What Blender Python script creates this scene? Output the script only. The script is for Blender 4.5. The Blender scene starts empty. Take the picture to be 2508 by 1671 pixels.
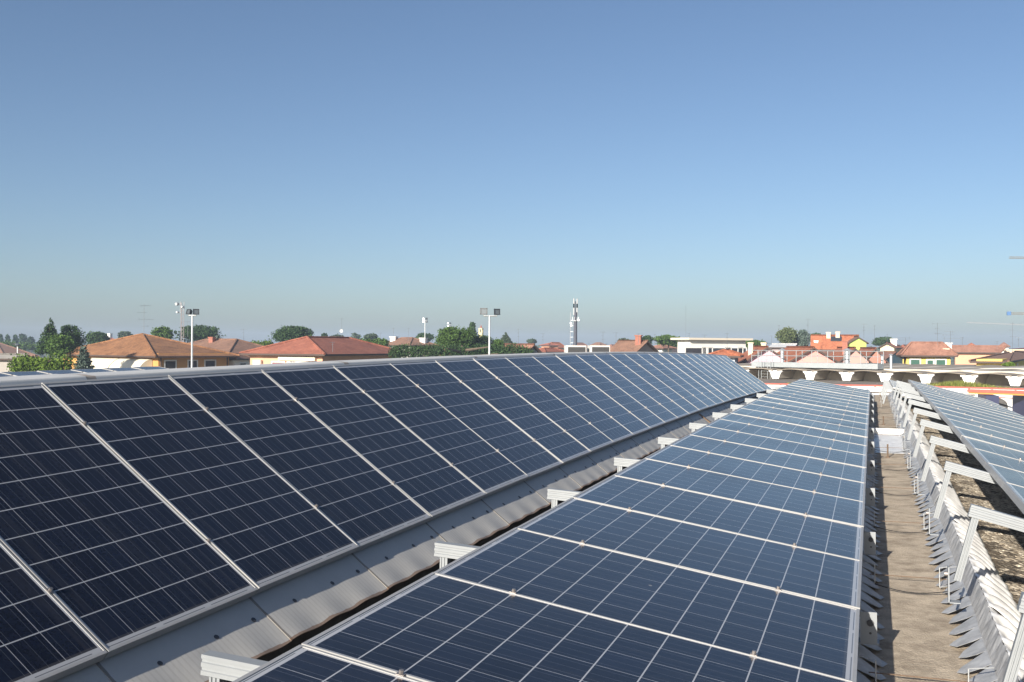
import bpy, math, random
import numpy as np
from mathutils import Vector, Matrix
random.seed(7); rng = np.random.default_rng(7)
R = math.radians
scene = bpy.context.scene
COL = scene.collection
# ------------------------------------------------------------------ camera
F, YAW, PITCH, ROLL = 2416.9, 0.35033, 0.00432, -0.00778     # focal length in pixels of the 2508 px wide photo
TILT = Matrix.Rotation(0.00474, 3, 'X') @ Matrix.Rotation(-0.01297, 3, 'Y')    # cross fall and fall of the roof we stand on
fw = Vector((-math.sin(YAW)*math.cos(PITCH), math.cos(YAW)*math.cos(PITCH), math.sin(PITCH)))
r0 = Vector((math.cos(YAW), math.sin(YAW), 0)); u0 = r0.cross(fw)
rt = r0*math.cos(ROLL)+u0*math.sin(ROLL); up = -r0*math.sin(ROLL)+u0*math.cos(ROLL)
cd = bpy.data.cameras.new("camera"); cam = bpy.data.objects.new("camera", cd); COL.objects.link(cam)
cd.sensor_width = 36; cd.lens = F*36/2508; cd.clip_start = 0.05; cd.clip_end = 9000
fw, rt, up = TILT @ fw, TILT @ rt, TILT @ up
m = Matrix((rt, up, -fw)).transposed().to_4x4(); cam.matrix_world = m
scene.camera = cam
# ------------------------------------------------------------------ light
TRAVEL = Vector((0.50, 2.6, -1.0)).normalized()             # direction the sunlight travels
ELEV = math.asin(-TRAVEL.z)
w = bpy.data.worlds.new("World"); scene.world = w; w.use_nodes = True
nt = w.node_tree; bg = nt.nodes['Background']
sky = nt.nodes.new('ShaderNodeTexSky'); sky.sky_type = 'NISHITA'; sky.sun_disc = False
sky.sun_elevation = ELEV; sky.sun_rotation = math.atan2(-TRAVEL.x, -TRAVEL.y)
sky.altitude = 0; sky.air_density = 0.8; sky.dust_density = 1.2; sky.ozone_density = 2.5
nt.links.new(sky.outputs[0], bg.inputs[0]); bg.inputs[1].default_value = 0.07
sd = bpy.data.lights.new("sun", 'SUN'); sun = bpy.data.objects.new("sun", sd); COL.objects.link(sun)
sd.energy = 5.0; sd.angle = R(0.5); sd.color = (1.0, 0.92, 0.81)
sun.rotation_euler = TRAVEL.to_track_quat('-Z', 'Y').to_euler(); sun.location = (0, 0, 60)
vs = scene.view_settings; vs.view_transform = 'Standard'; vs.look = 'None'; vs.exposure = 0.8; vs.gamma = 1; vs.use_curve_mapping = False

# ------------------------------------------------------------------ helpers
def ray(px, py): return fw + rt*((px-1254)/F) - up*((py-835.5)/F)
def W3(px, py, dep): return ray(px, py)*dep
def Zat(px, py, dep): return W3(px, py, dep).z
def mat(name, color, rough=0.7, metal=0.0, noise=0.0, nscale=5.0, bump=0.0, bscale=30.0, c2=None, spec=0.5, detail=4):
    mt = bpy.data.materials.new(name); mt.use_nodes = True; n = mt.node_tree; b = n.nodes['Principled BSDF']
    b.inputs['Roughness'].default_value = rough; b.inputs['Metallic'].default_value = metal
    b.inputs['Specular IOR Level'].default_value = spec
    b.inputs['Base Color'].default_value = (*color, 1)
    if noise > 0 or c2:
        tc = n.nodes.new('ShaderNodeTexCoord'); nz = n.nodes.new('ShaderNodeTexNoise')
        nz.inputs['Scale'].default_value = nscale; nz.inputs['Detail'].default_value = detail; nz.inputs['Roughness'].default_value = .65
        n.links.new(tc.outputs['Object'], nz.inputs['Vector'])
        cr = n.nodes.new('ShaderNodeValToRGB')
        cr.color_ramp.elements[0].position = .32; cr.color_ramp.elements[1].position = .68
        a = tuple(c*(1-noise) for c in color); d = c2 if c2 else tuple(min(1, c*(1+noise)) for c in color)
        cr.color_ramp.elements[0].color = (*a, 1); cr.color_ramp.elements[1].color = (*d, 1)
        n.links.new(nz.outputs['Fac'], cr.inputs[0]); n.links.new(cr.outputs[0], b.inputs['Base Color'])
    if bump > 0:
        tc = n.nodes.new('ShaderNodeTexCoord'); nz = n.nodes.new('ShaderNodeTexNoise')
        nz.inputs['Scale'].default_value = bscale; nz.inputs['Detail'].default_value = 5
        n.links.new(tc.outputs['Object'], nz.inputs['Vector'])
        bp = n.nodes.new('ShaderNodeBump'); bp.inputs['Strength'].default_value = bump; bp.inputs['Distance'].default_value = .02
        n.links.new(nz.outputs['Fac'], bp.inputs['Height']); n.links.new(bp.outputs[0], b.inputs['Normal'])
    return mt

def sock(n, op, a, b=None, c=None):
    q = n.nodes.new('ShaderNodeMath'); q.operation = op
    for i, v in enumerate((a, b, c)):
        if v is None: continue
        if isinstance(v, (int, float)): q.inputs[i].default_value = v
        else: n.links.new(v, q.inputs[i])
    return q.outputs[0]
def mixc(n, f, a, b):
    q = n.nodes.new('ShaderNodeMix'); q.data_type = 'RGBA'
    if isinstance(f, (int, float)): q.inputs[0].default_value = f
    else: n.links.new(f, q.inputs[0])
    for i, v in ((6, a), (7, b)):
        if isinstance(v, tuple): q.inputs[i].default_value = (*v, 1)
        else: n.links.new(v, q.inputs[i])
    return q.outputs[2]

class MB:
    def __init__(s): s.v = []; s.f = []; s.uv = None
    def quad(s, *p):
        i = len(s.v); s.v += [tuple(q) for q in p]; s.f.append(tuple(range(i, i+len(p))))
    def hexa(s, b, t):           # bottom 4 and top 4 points, same order (counter-clockwise seen from above)
        i = len(s.v); s.v += [tuple(q) for q in b]+[tuple(q) for q in t]
        s.f += [(i+3, i+2, i+1, i), (i+4, i+5, i+6, i+7)]
        for k in range(4): s.f.append((i+k, i+(k+1) % 4, i+4+(k+1) % 4, i+4+k))
    def box(s, a, b):
        x0, y0, z0 = a; x1, y1, z1 = b
        s.hexa([(x0, y0, z0), (x1, y0, z0), (x1, y1, z0), (x0, y1, z0)], [(x0, y0, z1), (x1, y0, z1), (x1, y1, z1), (x0, y1, z1)])
    def obox(s, o, ex, ey, ez):  # box from corner o with edge vectors
        o, ex, ey, ez = map(Vector, (o, ex, ey, ez))
        s.hexa([o, o+ex, o+ex+ey, o+ey], [o+ez, o+ex+ez, o+ex+ey+ez, o+ey+ez])
    def tube(s, p, q, r, n=8, r2=None):
        p, q = Vector(p), Vector(q); d = (q-p).normalized(); r2 = r if r2 is None else r2
        a = d.orthogonal().normalized(); b = d.cross(a); i = len(s.v)
        for c, rr in ((p, r), (q, r2)):
            for k in range(n):
                t = 2*math.pi*k/n; s.v.append(tuple(c+(a*math.cos(t)+b*math.sin(t))*rr))
        for k in range(n): s.f.append((i+k, i+(k+1) % n, i+n+(k+1) % n, i+n+k))
        s.f.append(tuple(range(i+n-1, i-1, -1))); s.f.append(tuple(range(i+n, i+2*n)))
    def prism(s, prof, a, b):    # closed profile (list of offset vectors) extruded from a to b
        a, b = Vector(a), Vector(b); i = len(s.v); n = len(prof)
        s.v += [tuple(a+Vector(p)) for p in prof]+[tuple(b+Vector(p)) for p in prof]
        for k in range(n): s.f.append((i+k, i+(k+1) % n, i+n+(k+1) % n, i+n+k))
        s.f.append(tuple(range(i+n-1, i-1, -1))); s.f.append(tuple(range(i+n, i+2*n)))
    def grid(s, fn, nu, nv):
        i = len(s.v)
        for a in range(nu+1):
            for b in range(nv+1): s.v.append(tuple(fn(a/nu, b/nv)))
        for a in range(nu):
            for b in range(nv):
                k = i+a*(nv+1)+b; s.f.append((k, k+nv+1, k+nv+2, k+1))
    def ell(s, c, rx, ry, rz, nu=10, nv=6):
        c = Vector(c); s.grid(lambda a, b: c+Vector((rx*math.cos(2*math.pi*a)*math.sin(math.pi*b), ry*math.sin(2*math.pi*a)*math.sin(math.pi*b), -rz*math.cos(math.pi*b))), nu, nv)
    def build(s, name, mt, parent=None, off=None, smooth=False, uv=None, bevel=0):
        me = bpy.data.meshes.new(name)
        v = s.v
        if off is None and parent is not None: off = parent.get('_o')
        if off is not None: v = [(a-off[0], b-off[1], c-off[2]) for a, b, c in v]
        me.from_pydata(v, [], s.f); me.materials.append(mt)
        if uv:
            l = me.uv_layers.new(name='UVMap')
            for lp in me.loops: l.data[lp.index].uv = uv(v[lp.vertex_index])
        if smooth: me.polygons.foreach_set('use_smooth', [True]*len(me.polygons))
        me.update(); o = bpy.data.objects.new(name, me); COL.objects.link(o)
        if parent is not None: o.parent = parent
        if bevel: 
            bm = o.modifiers.new('bevel', 'BEVEL'); bm.width = bevel; bm.segments = 2
        return o
def thing(name, label, cat, loc=(0, 0, 0), rot=(0, 0, 0), group=None):
    o = bpy.data.objects.new(name, None); COL.objects.link(o); o.location = loc; o.rotation_euler = rot
    o.empty_display_size = .2
    o['label'] = label; o['category'] = cat
    if group: o['group'] = group
    o['_o'] = [float(c) for c in loc]
    return o
def tag(o, label, cat, group=None):
    o['label'] = label; o['category'] = cat
    if group: o['group'] = group
    return o
def struct(o, kind='structure', **k):
    o['kind'] = kind
    for a, b in k.items(): o[a] = b
    return o
kids = {}
def copy_tree(src, loc, rot, label):
    c = src.copy(); COL.objects.link(c); c.location = loc; c.rotation_euler = rot; c['label'] = label
    for ch in src.children:
        d = ch.copy(); COL.objects.link(d); d.parent = c
        for g in ch.children:
            e = g.copy(); COL.objects.link(e); e.parent = d
    return c
ORD = ['', 'first', 'second', 'third', 'fourth', 'fifth', 'sixth', 'seventh', 'eighth', 'ninth', 'tenth', 'eleventh', 'twelfth', 'thirteenth', 'fourteenth', 'fifteenth', 'sixteenth', 'seventeenth', 'eighteenth', 'nineteenth', 'twentieth', 'twenty-first', 'twenty-second', 'twenty-third', 'twenty-fourth', 'twenty-fifth', 'twenty-sixth', 'twenty-seventh', 'twenty-eighth', 'twenty-ninth', 'thirtieth', 'thirty-first', 'thirty-second']
# ------------------------------------------------------------------ shape of the cambered roof
L, PW, P = 1.685, 1.003, 1.013
za = lambda y: 0.01589*y-0.00067*y*y
zb = lambda y: 0.01194*y-0.00035*y*y
sa = lambda y: math.atan(0.01589-2*0.00067*y)
sb = lambda y: math.atan(0.01194-2*0.00035*y)
AX, AZ, AT = -4.186, -0.233, 0.635
BX, BZ, BT = -1.727, -0.982, 0.165
GZ = -7.0
# ------------------------------------------------------------------ materials
M = {}
def cells_material():
    mt = bpy.data.materials.new('solar_cells'); mt.use_nodes = True; n = mt.node_tree; b = n.nodes['Principled BSDF']
    uvn = n.nodes.new('ShaderNodeUVMap'); sp = n.nodes.new('ShaderNodeSeparateXYZ'); n.links.new(uvn.outputs[0], sp.inputs[0])
    u, v = sp.outputs[0], sp.outputs[1]
    mu, mv = .036, .016; pu, pv = (L-2*mu)/10, (PW-2*mv)/6
    cu = sock(n, 'DIVIDE', sock(n, 'SUBTRACT', u, mu), pu); cv = sock(n, 'DIVIDE', sock(n, 'SUBTRACT', v, mv), pv)
    fu = sock(n, 'FRACT', cu); fv = sock(n, 'FRACT', cv)
    def edge(f, width, pitch):   # 1 near the cell border
        d = sock(n, 'MINIMUM', f, sock(n, 'SUBTRACT', 1.0, f)); return sock(n, 'LESS_THAN', d, width/pitch)
    gap = sock(n, 'MAXIMUM', edge(fu, .0026, pu), edge(fv, .0013, pv))
    out = sock(n, 'MAXIMUM', sock(n, 'MAXIMUM', sock(n, 'LESS_THAN', cu, 0.0), sock(n, 'GREATER_THAN', cu, 10.0)),
               sock(n, 'MAXIMUM', sock(n, 'LESS_THAN', cv, 0.0), sock(n, 'GREATER_THAN', cv, 6.0)))
    gap = sock(n, 'MAXIMUM', gap, out)
    bb = None
    for c in (1/6, .5, 5/6):
        q = sock(n, 'LESS_THAN', sock(n, 'ABSOLUTE', sock(n, 'SUBTRACT', fv, c)), .0008/pv)
        bb = q if bb is None else sock(n, 'MAXIMUM', bb, q)
    oi = n.nodes.new('ShaderNodeObjectInfo')
    cmb = n.nodes.new('ShaderNodeCombineXYZ'); n.links.new(sock(n, 'FLOOR', cu), cmb.inputs[0]); n.links.new(sock(n, 'FLOOR', cv), cmb.inputs[1])
    n.links.new(sock(n, 'MULTIPLY', oi.outputs['Random'], 37.0), cmb.inputs[2])
    wn = n.nodes.new('ShaderNodeTexWhiteNoise'); wn.noise_dimensions = '3D'; n.links.new(cmb.outputs[0], wn.inputs['Vector'])
    c1 = mixc(n, wn.outputs['Value'], (.003, .0045, .011), (.0055, .009, .021))
    c1 = mixc(n, sock(n, 'MULTIPLY', oi.outputs['Random'], .45), c1, (.010, .015, .030))      # modules differ a little in tone
    # crystal flakes of the polycrystalline silicon
    vo = n.nodes.new('ShaderNodeTexVoronoi'); vo.inputs['Scale'].default_value = 90; n.links.new(uvn.outputs[0], vo.inputs['Vector'])
    sc = n.nodes.new('ShaderNodeSeparateColor'); n.links.new(vo.outputs['Color'], sc.inputs[0])
    c1 = mixc(n, sock(n, 'MULTIPLY', sc.outputs[0], .25), c1, (.016, .024, .055))
    c2 = mixc(n, sock(n, 'MULTIPLY', bb, .8), c1, (.10, .11, .13))
    # ribbon in the white end margins
    ru = sock(n, 'MINIMUM', u, sock(n, 'SUBTRACT', L, u))
    rib = sock(n, 'MULTIPLY', sock(n, 'LESS_THAN', sock(n, 'ABSOLUTE', sock(n, 'SUBTRACT', ru, .022)), .0022),
               sock(n, 'LESS_THAN', sock(n, 'FRACT', sock(n, 'MULTIPLY', cv, .5)), .86))
    gapc = mixc(n, rib, (.40, .41, .43), (.12, .13, .15))
    col = mixc(n, gap, c2, gapc)
    # thin uneven dust film
    tc = n.nodes.new('ShaderNodeTexCoord'); nz = n.nodes.new('ShaderNodeTexNoise'); nz.inputs['Scale'].default_value = 1.3; nz.inputs['Detail'].default_value = 6
    mp = n.nodes.new('ShaderNodeVectorMath'); mp.operation = 'ADD'; n.links.new(tc.outputs['Object'], mp.inputs[0]); n.links.new(cmb.outputs[0], mp.inputs[1])
    ad = n.nodes.new('ShaderNodeVectorMath'); ad.operation = 'ADD'; n.links.new(tc.outputs['Object'], ad.inputs[0]); n.links.new(oi.outputs['Location'], ad.inputs[1])
    n.links.new(ad.outputs[0], nz.inputs['Vector'])
    low = sock(n, 'MULTIPLY', sock(n, 'GREATER_THAN', u, L-.05), .08)
    dust = sock(n, 'ADD', sock(n, 'MULTIPLY', nz.outputs['Fac'], .016), low)
    col = mixc(n, dust, col, (.36, .33, .29))
    vs_ = n.nodes.new('ShaderNodeTexVoronoi'); vs_.inputs['Scale'].default_value = 5.5; n.links.new(ad.outputs[0], vs_.inputs['Vector'])
    s2 = n.nodes.new('ShaderNodeSeparateColor'); n.links.new(vs_.outputs['Color'], s2.inputs[0])
    spk = sock(n, 'LESS_THAN', vs_.outputs['Distance'], sock(n, 'MULTIPLY', sock(n, 'POWER', s2.outputs[0], 6.0), .055))
    col = mixc(n, sock(n, 'MULTIPLY', spk, .5), col, (.42, .38, .32))
    stq = n.nodes.new('ShaderNodeTexNoise'); stq.inputs['Scale'].default_value = 1.0; stq.inputs['Detail'].default_value = 5
    ms = n.nodes.new('ShaderNodeMapping'); ms.inputs['Scale'].default_value = (1.2, 22, 1); n.links.new(ad.outputs[0], ms.inputs['Vector']); n.links.new(ms.outputs[0], stq.inputs['Vector'])
    col = mixc(n, sock(n, 'MULTIPLY', sock(n, 'MAXIMUM', sock(n, 'SUBTRACT', stq.outputs['Fac'], .52), 0.0), .16), col, (.36, .33, .29))
    n.links.new(col, b.inputs['Base Color'])
    n.links.new(sock(n, 'ADD', sock(n, 'MULTIPLY', nz.outputs['Fac'], .16), .12), b.inputs['Roughness'])
    b.inputs['IOR'].default_value = 1.36; b.inputs['Specular Tint'].default_value = (1.0, .885, .75, 1)
    b.inputs['Sheen Weight'].default_value = .015; b.inputs['Sheen Roughness'].default_value = .35; b.inputs['Sheen Tint'].default_value = (.8, .88, 1, 1)
    return mt
M['cells'] = cells_material()
M['alu'] = mat('anodised_aluminium', (.36, .36, .355), .45, .12, noise=.06, nscale=8)
M['alu_white'] = mat('pale_aluminium', (.285, .305, .32), .5, .2, noise=.05, nscale=6)
M['steel'] = mat('galvanised_steel', (.55, .57, .58), .45, .6, noise=.12, nscale=14)
M['bolt'] = mat('bolt_steel', (.26, .24, .23), .4, .6)
M['screw'] = mat('dark_screw_washer', (.07, .07, .075), .6, .2)
M['rust'] = mat('rusty_rod', (.16, .11, .075), .8, .2, noise=.3, nscale=20)
M['dark'] = mat('dark_opening', (.02, .02, .022), .8)
M['cable'] = mat('black_cable', (.02, .02, .02), .6)
M['flash'] = None
def flashing_material(name, base, streak, cap=False):
    mt = mat(name, base, .62, .0, noise=.07, nscale=3.5, bump=.03, bscale=60)
    n = mt.node_tree; b = n.nodes['Principled BSDF']
    src = b.inputs['Base Color'].links[0].from_socket
    tc = n.nodes.new('ShaderNodeTexCoord'); sp = n.nodes.new('ShaderNodeSeparateXYZ'); n.links.new(tc.outputs['Object'], sp.inputs[0])
    nz = n.nodes.new('ShaderNodeTexNoise'); nz.inputs['Scale'].default_value = 9; n.links.new(tc.outputs['Object'], nz.inputs['Vector'])
    # rust brown stain along the sheet joint (object y = 0)
    d = sock(n, 'ADD', sock(n, 'ABSOLUTE', sp.outputs[1]), sock(n, 'MULTIPLY', nz.outputs['Fac'], .10 if cap else .03))
    k = sock(n, 'LESS_THAN', d, .12 if cap else .024)
    c = mixc(n, sock(n, 'MULTIPLY', k, .7), src, streak); 
    if cap is False:
        wv = sock(n, 'SINE', sock(n, 'MULTIPLY', sp.outputs[1], 190.0))
        lowp = sock(n, 'GREATER_THAN', sp.outputs[0], .13)
        c = mixc(n, sock(n, 'MULTIPLY', sock(n, 'MULTIPLY', sock(n, 'GREATER_THAN', wv, .6), lowp), .18), c, (.25, .23, .2))
        edge_ = sock(n, 'GREATER_THAN', sock(n, 'ADD', sp.outputs[0], sock(n, 'MULTIPLY', nz.outputs['Fac'], .02)), .268)
        c = mixc(n, sock(n, 'MULTIPLY', edge_, .75), c, (.22, .12, .06))
    n.links.new(c, b.inputs['Base Color'])
    return mt
M['flash'] = flashing_material('fibre_cement_flashing', (.50, .49, .46), (.12, .10, .08))
M['cap'] = flashing_material('ridge_capping', (.52, .525, .515), (.26, .19, .13), True)
def concrete_walk():
    mt = mat('weathered_concrete', (.50, .425, .33), .92, noise=.16, nscale=7, bump=.5, bscale=90, detail=8)
    n = mt.node_tree; b = n.nodes['Principled BSDF']; src = b.inputs['Base Color'].links[0].from_socket
    tc = n.nodes.new('ShaderNodeTexCoord'); mp = n.nodes.new('ShaderNodeMapping'); mp.inputs['Scale'].default_value = (3.0, 3.6, 1)
    n.links.new(tc.outputs['Object'], mp.inputs['Vector'])
    nz = n.nodes.new('ShaderNodeTexNoise'); nz.inputs['Scale'].default_value = 1.6; nz.inputs['Detail'].default_value = 9; nz.inputs['Roughness'].default_value = .72
    n.links.new(mp.outputs[0], nz.inputs['Vector'])
    r = n.nodes.new('ShaderNodeValToRGB'); r.color_ramp.elements[0].position = .45; r.color_ramp.elements[1].position = .68
    r.color_ramp.elements[0].color = (0, 0, 0, 1); r.color_ramp.elements[1].color = (.8, .8, .8, 1); n.links.new(nz.outputs['Fac'], r.inputs[0])
    c = mixc(n, r.outputs[0], src, (.19, .15, .11))
    sp = n.nodes.new('ShaderNodeTexNoise'); sp.inputs['Scale'].default_value = 160; n.links.new(tc.outputs['Object'], sp.inputs['Vector'])
    c = mixc(n, sock(n, 'MULTIPLY', sock(n, 'GREATER_THAN', sp.outputs['Fac'], .62), .35), c, (.13, .11, .09))
    n.links.new(c, b.inputs['Base Color']); return mt
M['walk'] = concrete_walk()
def gravel_mat():
    mt = bpy.data.materials.new('exposed_gravel'); mt.use_nodes = True; n = mt.node_tree; b = n.nodes['Principled BSDF']
    b.inputs['Roughness'].default_value = .95
    tc = n.nodes.new('ShaderNodeTexCoord')
    vo = n.nodes.new('ShaderNodeTexVoronoi'); vo.inputs['Scale'].default_value = 42; n.links.new(tc.outputs['Object'], vo.inputs['Vector'])
    sc = n.nodes.new('ShaderNodeSeparateColor'); n.links.new(vo.outputs['Color'], sc.inputs[0])
    r = n.nodes.new('ShaderNodeValToRGB'); e = r.color_ramp.elements
    e[0].color = (.22, .17, .12, 1); e[1].color = (.78, .70, .56, 1); x = r.color_ramp.elements.new(.5); x.color = (.48, .41, .31, 1)
    n.links.new(sc.outputs[0], r.inputs[0])
    nz = n.nodes.new('ShaderNodeTexNoise'); nz.inputs['Scale'].default_value = 2.3; nz.inputs['Detail'].default_value = 7; n.links.new(tc.outputs['Object'], nz.inputs['Vector'])
    f = n.nodes.new('ShaderNodeValToRGB'); f.color_ramp.elements[0].position = .52; f.color_ramp.elements[1].position = .64; n.links.new(nz.outputs['Fac'], f.inputs[0])
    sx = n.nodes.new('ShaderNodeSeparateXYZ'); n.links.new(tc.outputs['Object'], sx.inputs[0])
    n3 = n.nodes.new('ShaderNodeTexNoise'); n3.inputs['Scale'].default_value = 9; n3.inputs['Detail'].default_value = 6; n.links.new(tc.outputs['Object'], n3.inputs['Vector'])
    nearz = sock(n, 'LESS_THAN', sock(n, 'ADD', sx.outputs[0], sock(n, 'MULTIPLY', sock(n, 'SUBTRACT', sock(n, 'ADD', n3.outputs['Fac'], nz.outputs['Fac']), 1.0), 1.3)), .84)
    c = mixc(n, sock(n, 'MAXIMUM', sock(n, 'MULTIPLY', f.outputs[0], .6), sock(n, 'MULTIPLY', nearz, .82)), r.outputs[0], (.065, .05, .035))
    n.links.new(c, b.inputs['Base Color'])
    bp = n.nodes.new('ShaderNodeBump'); bp.inputs['Strength'].default_value = .9; bp.inputs['Distance'].default_value = .02; bp.invert = True
    n.links.new(vo.outputs['Distance'], bp.inputs['Height']); n.links.new(bp.outputs[0], b.inputs['Normal']); return mt
M['gravel'] = gravel_mat()
M['zinc'] = mat('glint_pale_zinc', (.80, .80, .79), .42, .12, noise=.16, nscale=9, bump=.12, bscale=25)  # sun glints of the zinc ribs put into the pale colour
M['zinc_grey'] = mat('grey_zinc_sheet', (.40, .41, .42), .5, .15, noise=.22, nscale=11, bump=.15, bscale=25)  # same zinc without the glints in its colour
M['conc_dark'] = mat('shade_dark_concrete', (.09, .085, .08), .95, noise=.3, nscale=4, bump=.3)  # shade of the gap under the panels and the arch put into colour
M['white_wall'] = mat('white_paint', (.80, .79, .76), .8, noise=.05, nscale=1.5)
M['conc'] = mat('precast_concrete', (.52, .48, .41), .9, noise=.15, nscale=1.2, bump=.1)
M['conc_brown'] = mat('bitumen_roof', (.27, .235, .19), .95, noise=.22, nscale=.9)
M['skylight'] = mat('pale_roof_panel', (.55, .51, .44), .6, noise=.06, nscale=1.1)
M['red_trim'] = mat('red_coping_paint', (.42, .10, .07), .6, noise=.12, nscale=2)
M['orange_steel'] = mat('orange_steel_paint', (.55, .24, .05), .5)
M['navy'] = mat('dark_shutter_panel', (.03, .035, .09), .6)

# ------------------------------------------------------------------ ground
g = MB(); g.quad((-4500, -4500, GZ), (4500, -4500, GZ), (4500, 4500, GZ), (-4500, 4500, GZ))
struct(g.build('ground', mat('dry_ground', (.14, .14, .08), .95, noise=.35, nscale=.03, c2=(.11, .13, .05))))

# ------------------------------------------------------------------ the factory building we stand on
Y0, Y1 = -3.0, 31.2
bld = thing('factory_building', 'concrete factory roof under the solar panels with gravel bays and a narrow concrete walkway', 'building')
def sweep(prof, name, m, ny=26, zf=zb, y0=Y0, y1=Y1, smooth=False, parent=bld):
    b = MB(); n = len(prof)-1
    for k in range(n):
        (xa, z_a), (xb, z_b) = prof[k], prof[k+1]
        b.grid(lambda a, c: (xa+(xb-xa)*c, y0+(y1-y0)*a, zf(y0+(y1-y0)*a)+z_a+(z_b-z_a)*c), ny, 1)
    return b.build(name, m, parent, smooth=smooth)
WZ = -1.58
sweep([(-.32, -2.0), (-.32, WZ-.02), (-.30, WZ), (.60, WZ), (.62, WZ-.02), (.62, -2.0)], 'walkway', M['walk'])
# gravel bay as a real uneven surface
def gravel_z(x, y):
    return zb(y) - 1.66 - .05*(x-.6) - .035*max(0, x-1.6)**2*2
b = MB()
pz = rng.normal(0, 1, (121, 700))
b.grid(lambda a, c: (.60+3.1*c, 2.0+(Y1-2.0)*a, gravel_z(.6+3.1*c, 2.0+(Y1-2)*a)+.0035*pz[int(c*120), int(a*690)]), 690, 120)
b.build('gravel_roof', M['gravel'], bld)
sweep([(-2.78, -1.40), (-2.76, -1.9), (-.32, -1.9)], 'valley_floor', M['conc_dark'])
sweep([(-4.62, -.33), (-4.30, -.27), (-4.22, -.31), (-2.92, -1.29), (-2.78, -1.40)], 'roof_deck', M['conc'], zf=za)
sweep([(-4.62, -.33), (-5.2, -.62), (-7.2, -1.0), (-9.0, -1.6), (-9.0, -7.5)], 'roof_slope', M['conc_brown'], zf=za)
w_ = MB()
w_.quad((-9, Y1, GZ), (3.7, Y1, GZ), (3.7, Y1, -2.1), (.6, Y1, -1.58), (-.32, Y1, -1.6), (-2.78, Y1, -1.6), (-4.5, Y1, -.72), (-9, Y1, -1.9))
w_.box((3.69, 2, GZ), (3.8, Y1, -2.05))
w_.build('wall', M['conc'], bld)

# ------------------------------------------------------------------ solar panels
pan = thing('solar_panel', 'x', 'solar panel', group='solar panels in rows on the roof')
H = .042
fr = MB(); LW = .0075
fr.box((0, 0, -H), (.014, PW, 0)); fr.box((L-.014, 0, -H), (L, PW, 0))
fr.box((.014, 0, -H), (L-.014, LW, 0)); fr.box((.014, PW-LW, -H), (L-.014, PW, 0))
fro = fr.build('frame', M['alu'], pan)
ce = MB(); ce.box((.014, LW, -.012), (L-.014, PW-LW, -.003))
ce.build('cell_sheet', M['cells'], pan, uv=lambda v: (v[0], v[1]))
for u in (.36, 1.32):
    c = MB(); c.box((u-.013, PW-.007, .0005), (u+.013, PW+.007+(P-PW), .004)); c.tube((u, PW+.005, .004), (u, PW+.005, .015), .008, 6)
    c.build('clamp', M['bolt'], pan)
first = [True]
def panel(x, y, z, tilt, slope, label, zrot=0):
    rot = Matrix.Rotation(slope, 3, 'X') @ Matrix.Rotation(tilt, 3, 'Y')
    e = rot.to_euler()
    if first[0]:
        pan.location = (x, y, z); pan.rotation_euler = e; pan['label'] = label; first[0] = False
    else: copy_tree(pan, (x, y, z), e, label)
A0 = 4.097; nA = 26
jj = lambda s: random.uniform(-s, s)
for k in range(-3, nA):
    y = A0+k*P
    panel(AX, y+.008, AZ+za(y)+jj(.002), AT+jj(.002), sa(y+.5)+jj(.0015), 'steep solar panel of the left row, %s from the near end' % ORD[k+4])
B0 = 2.732; nB = 23
for k in range(-2, nB):
    y = B0+k*P
    panel(BX, y+.008, BZ+zb(y)+jj(.003), BT+jj(.003), sb(y+.5)+jj(.002), 'nearly flat solar panel of the middle row, %s from the near end' % ORD[k+3])
CX, CZ, CT = .75, -.93, R(15)
C0 = 6.76
for k in range(-4, 17):
    y = C0+k*P
    panel(CX, y+.008, CZ+zb(y)+jj(.003), CT+jj(.003), sb(y+.5)+jj(.002), 'solar panel in the right row above sunlit gravel, %s from the near end' % ORD[k+5])
for k in range(6):
    y = 24.3+k*P
    panel(.43, y, -1.10+zb(y), CT, sb(y+.5)-.004, 'far, offset solar panel of the right row, %s of six going away' % ORD[k+1])
for k in range(-4, 5):
    y = 16.49+k*1.02
    panel(-18.0, y, -.50+.004*(y-17), R(9), -.005, 'distant solar panel beyond the ridge at left, %s from the near end' % ORD[k+5])
nb_ = thing('factory_building', 'neighbouring factory bay carrying the distant panel row at far left', 'building')
b = MB(); b.box((-22.5, -4, GZ), (-15.4, 30.2, -1.05)); b.build('wall', M['conc'], nb_)
b = MB(); b.prism([(-22.6, 0, -1.05), (-15.3, 0, -1.05), (-15.3, 0, -.95), (-18.2, 0, -.72), (-22.6, 0, -.95)], (0, -4.1, 0), (0, 30.3, 0)); b.build('roof', M['conc_brown'], nb_)

# ------------------------------------------------------------------ ridge capping and lower flashing of the left row
CL = 2.93
cs = MB()
def capf(a, c):
    pts = [(-.30, -.09), (-.27, -.02), (-.16, .0), (.0, -.004), (.06, -.012), (.085, -.055)]
    q = c*(len(pts)-1); i = min(int(q), len(pts)-2); f = q-i
    return (pts[i][0]+(pts[i+1][0]-pts[i][0])*f, CL*a, pts[i][1]+(pts[i+1][1]-pts[i][1])*f)
cs.grid(capf, 8, 20)
cap0 = tag(cs.build('ridge_cap', M['cap'], smooth=True), 'pale grey ridge capping sheet above the left panel row, nearest one', 'ridge capping', 'ridge capping sheets')
for k in range(-1, 10):
    y = 4.46+k*CL-.0
    z = AZ+.030+za(y)
    if k == -1: cap0.location = (AX-.10, y, z); cap0.rotation_euler = (sa(y+1.4), 0, 0)
    elif y+CL < Y1+2.5:
        c = cap0.copy(); COL.objects.link(c); c.location = (AX-.10, y, z-.002); c.rotation_euler = (sa(y+1.4), 0, 0)
        c['label'] = 'ridge capping sheet with rusty joint above the left row, %s from the near end' % ORD[k+2]
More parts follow.
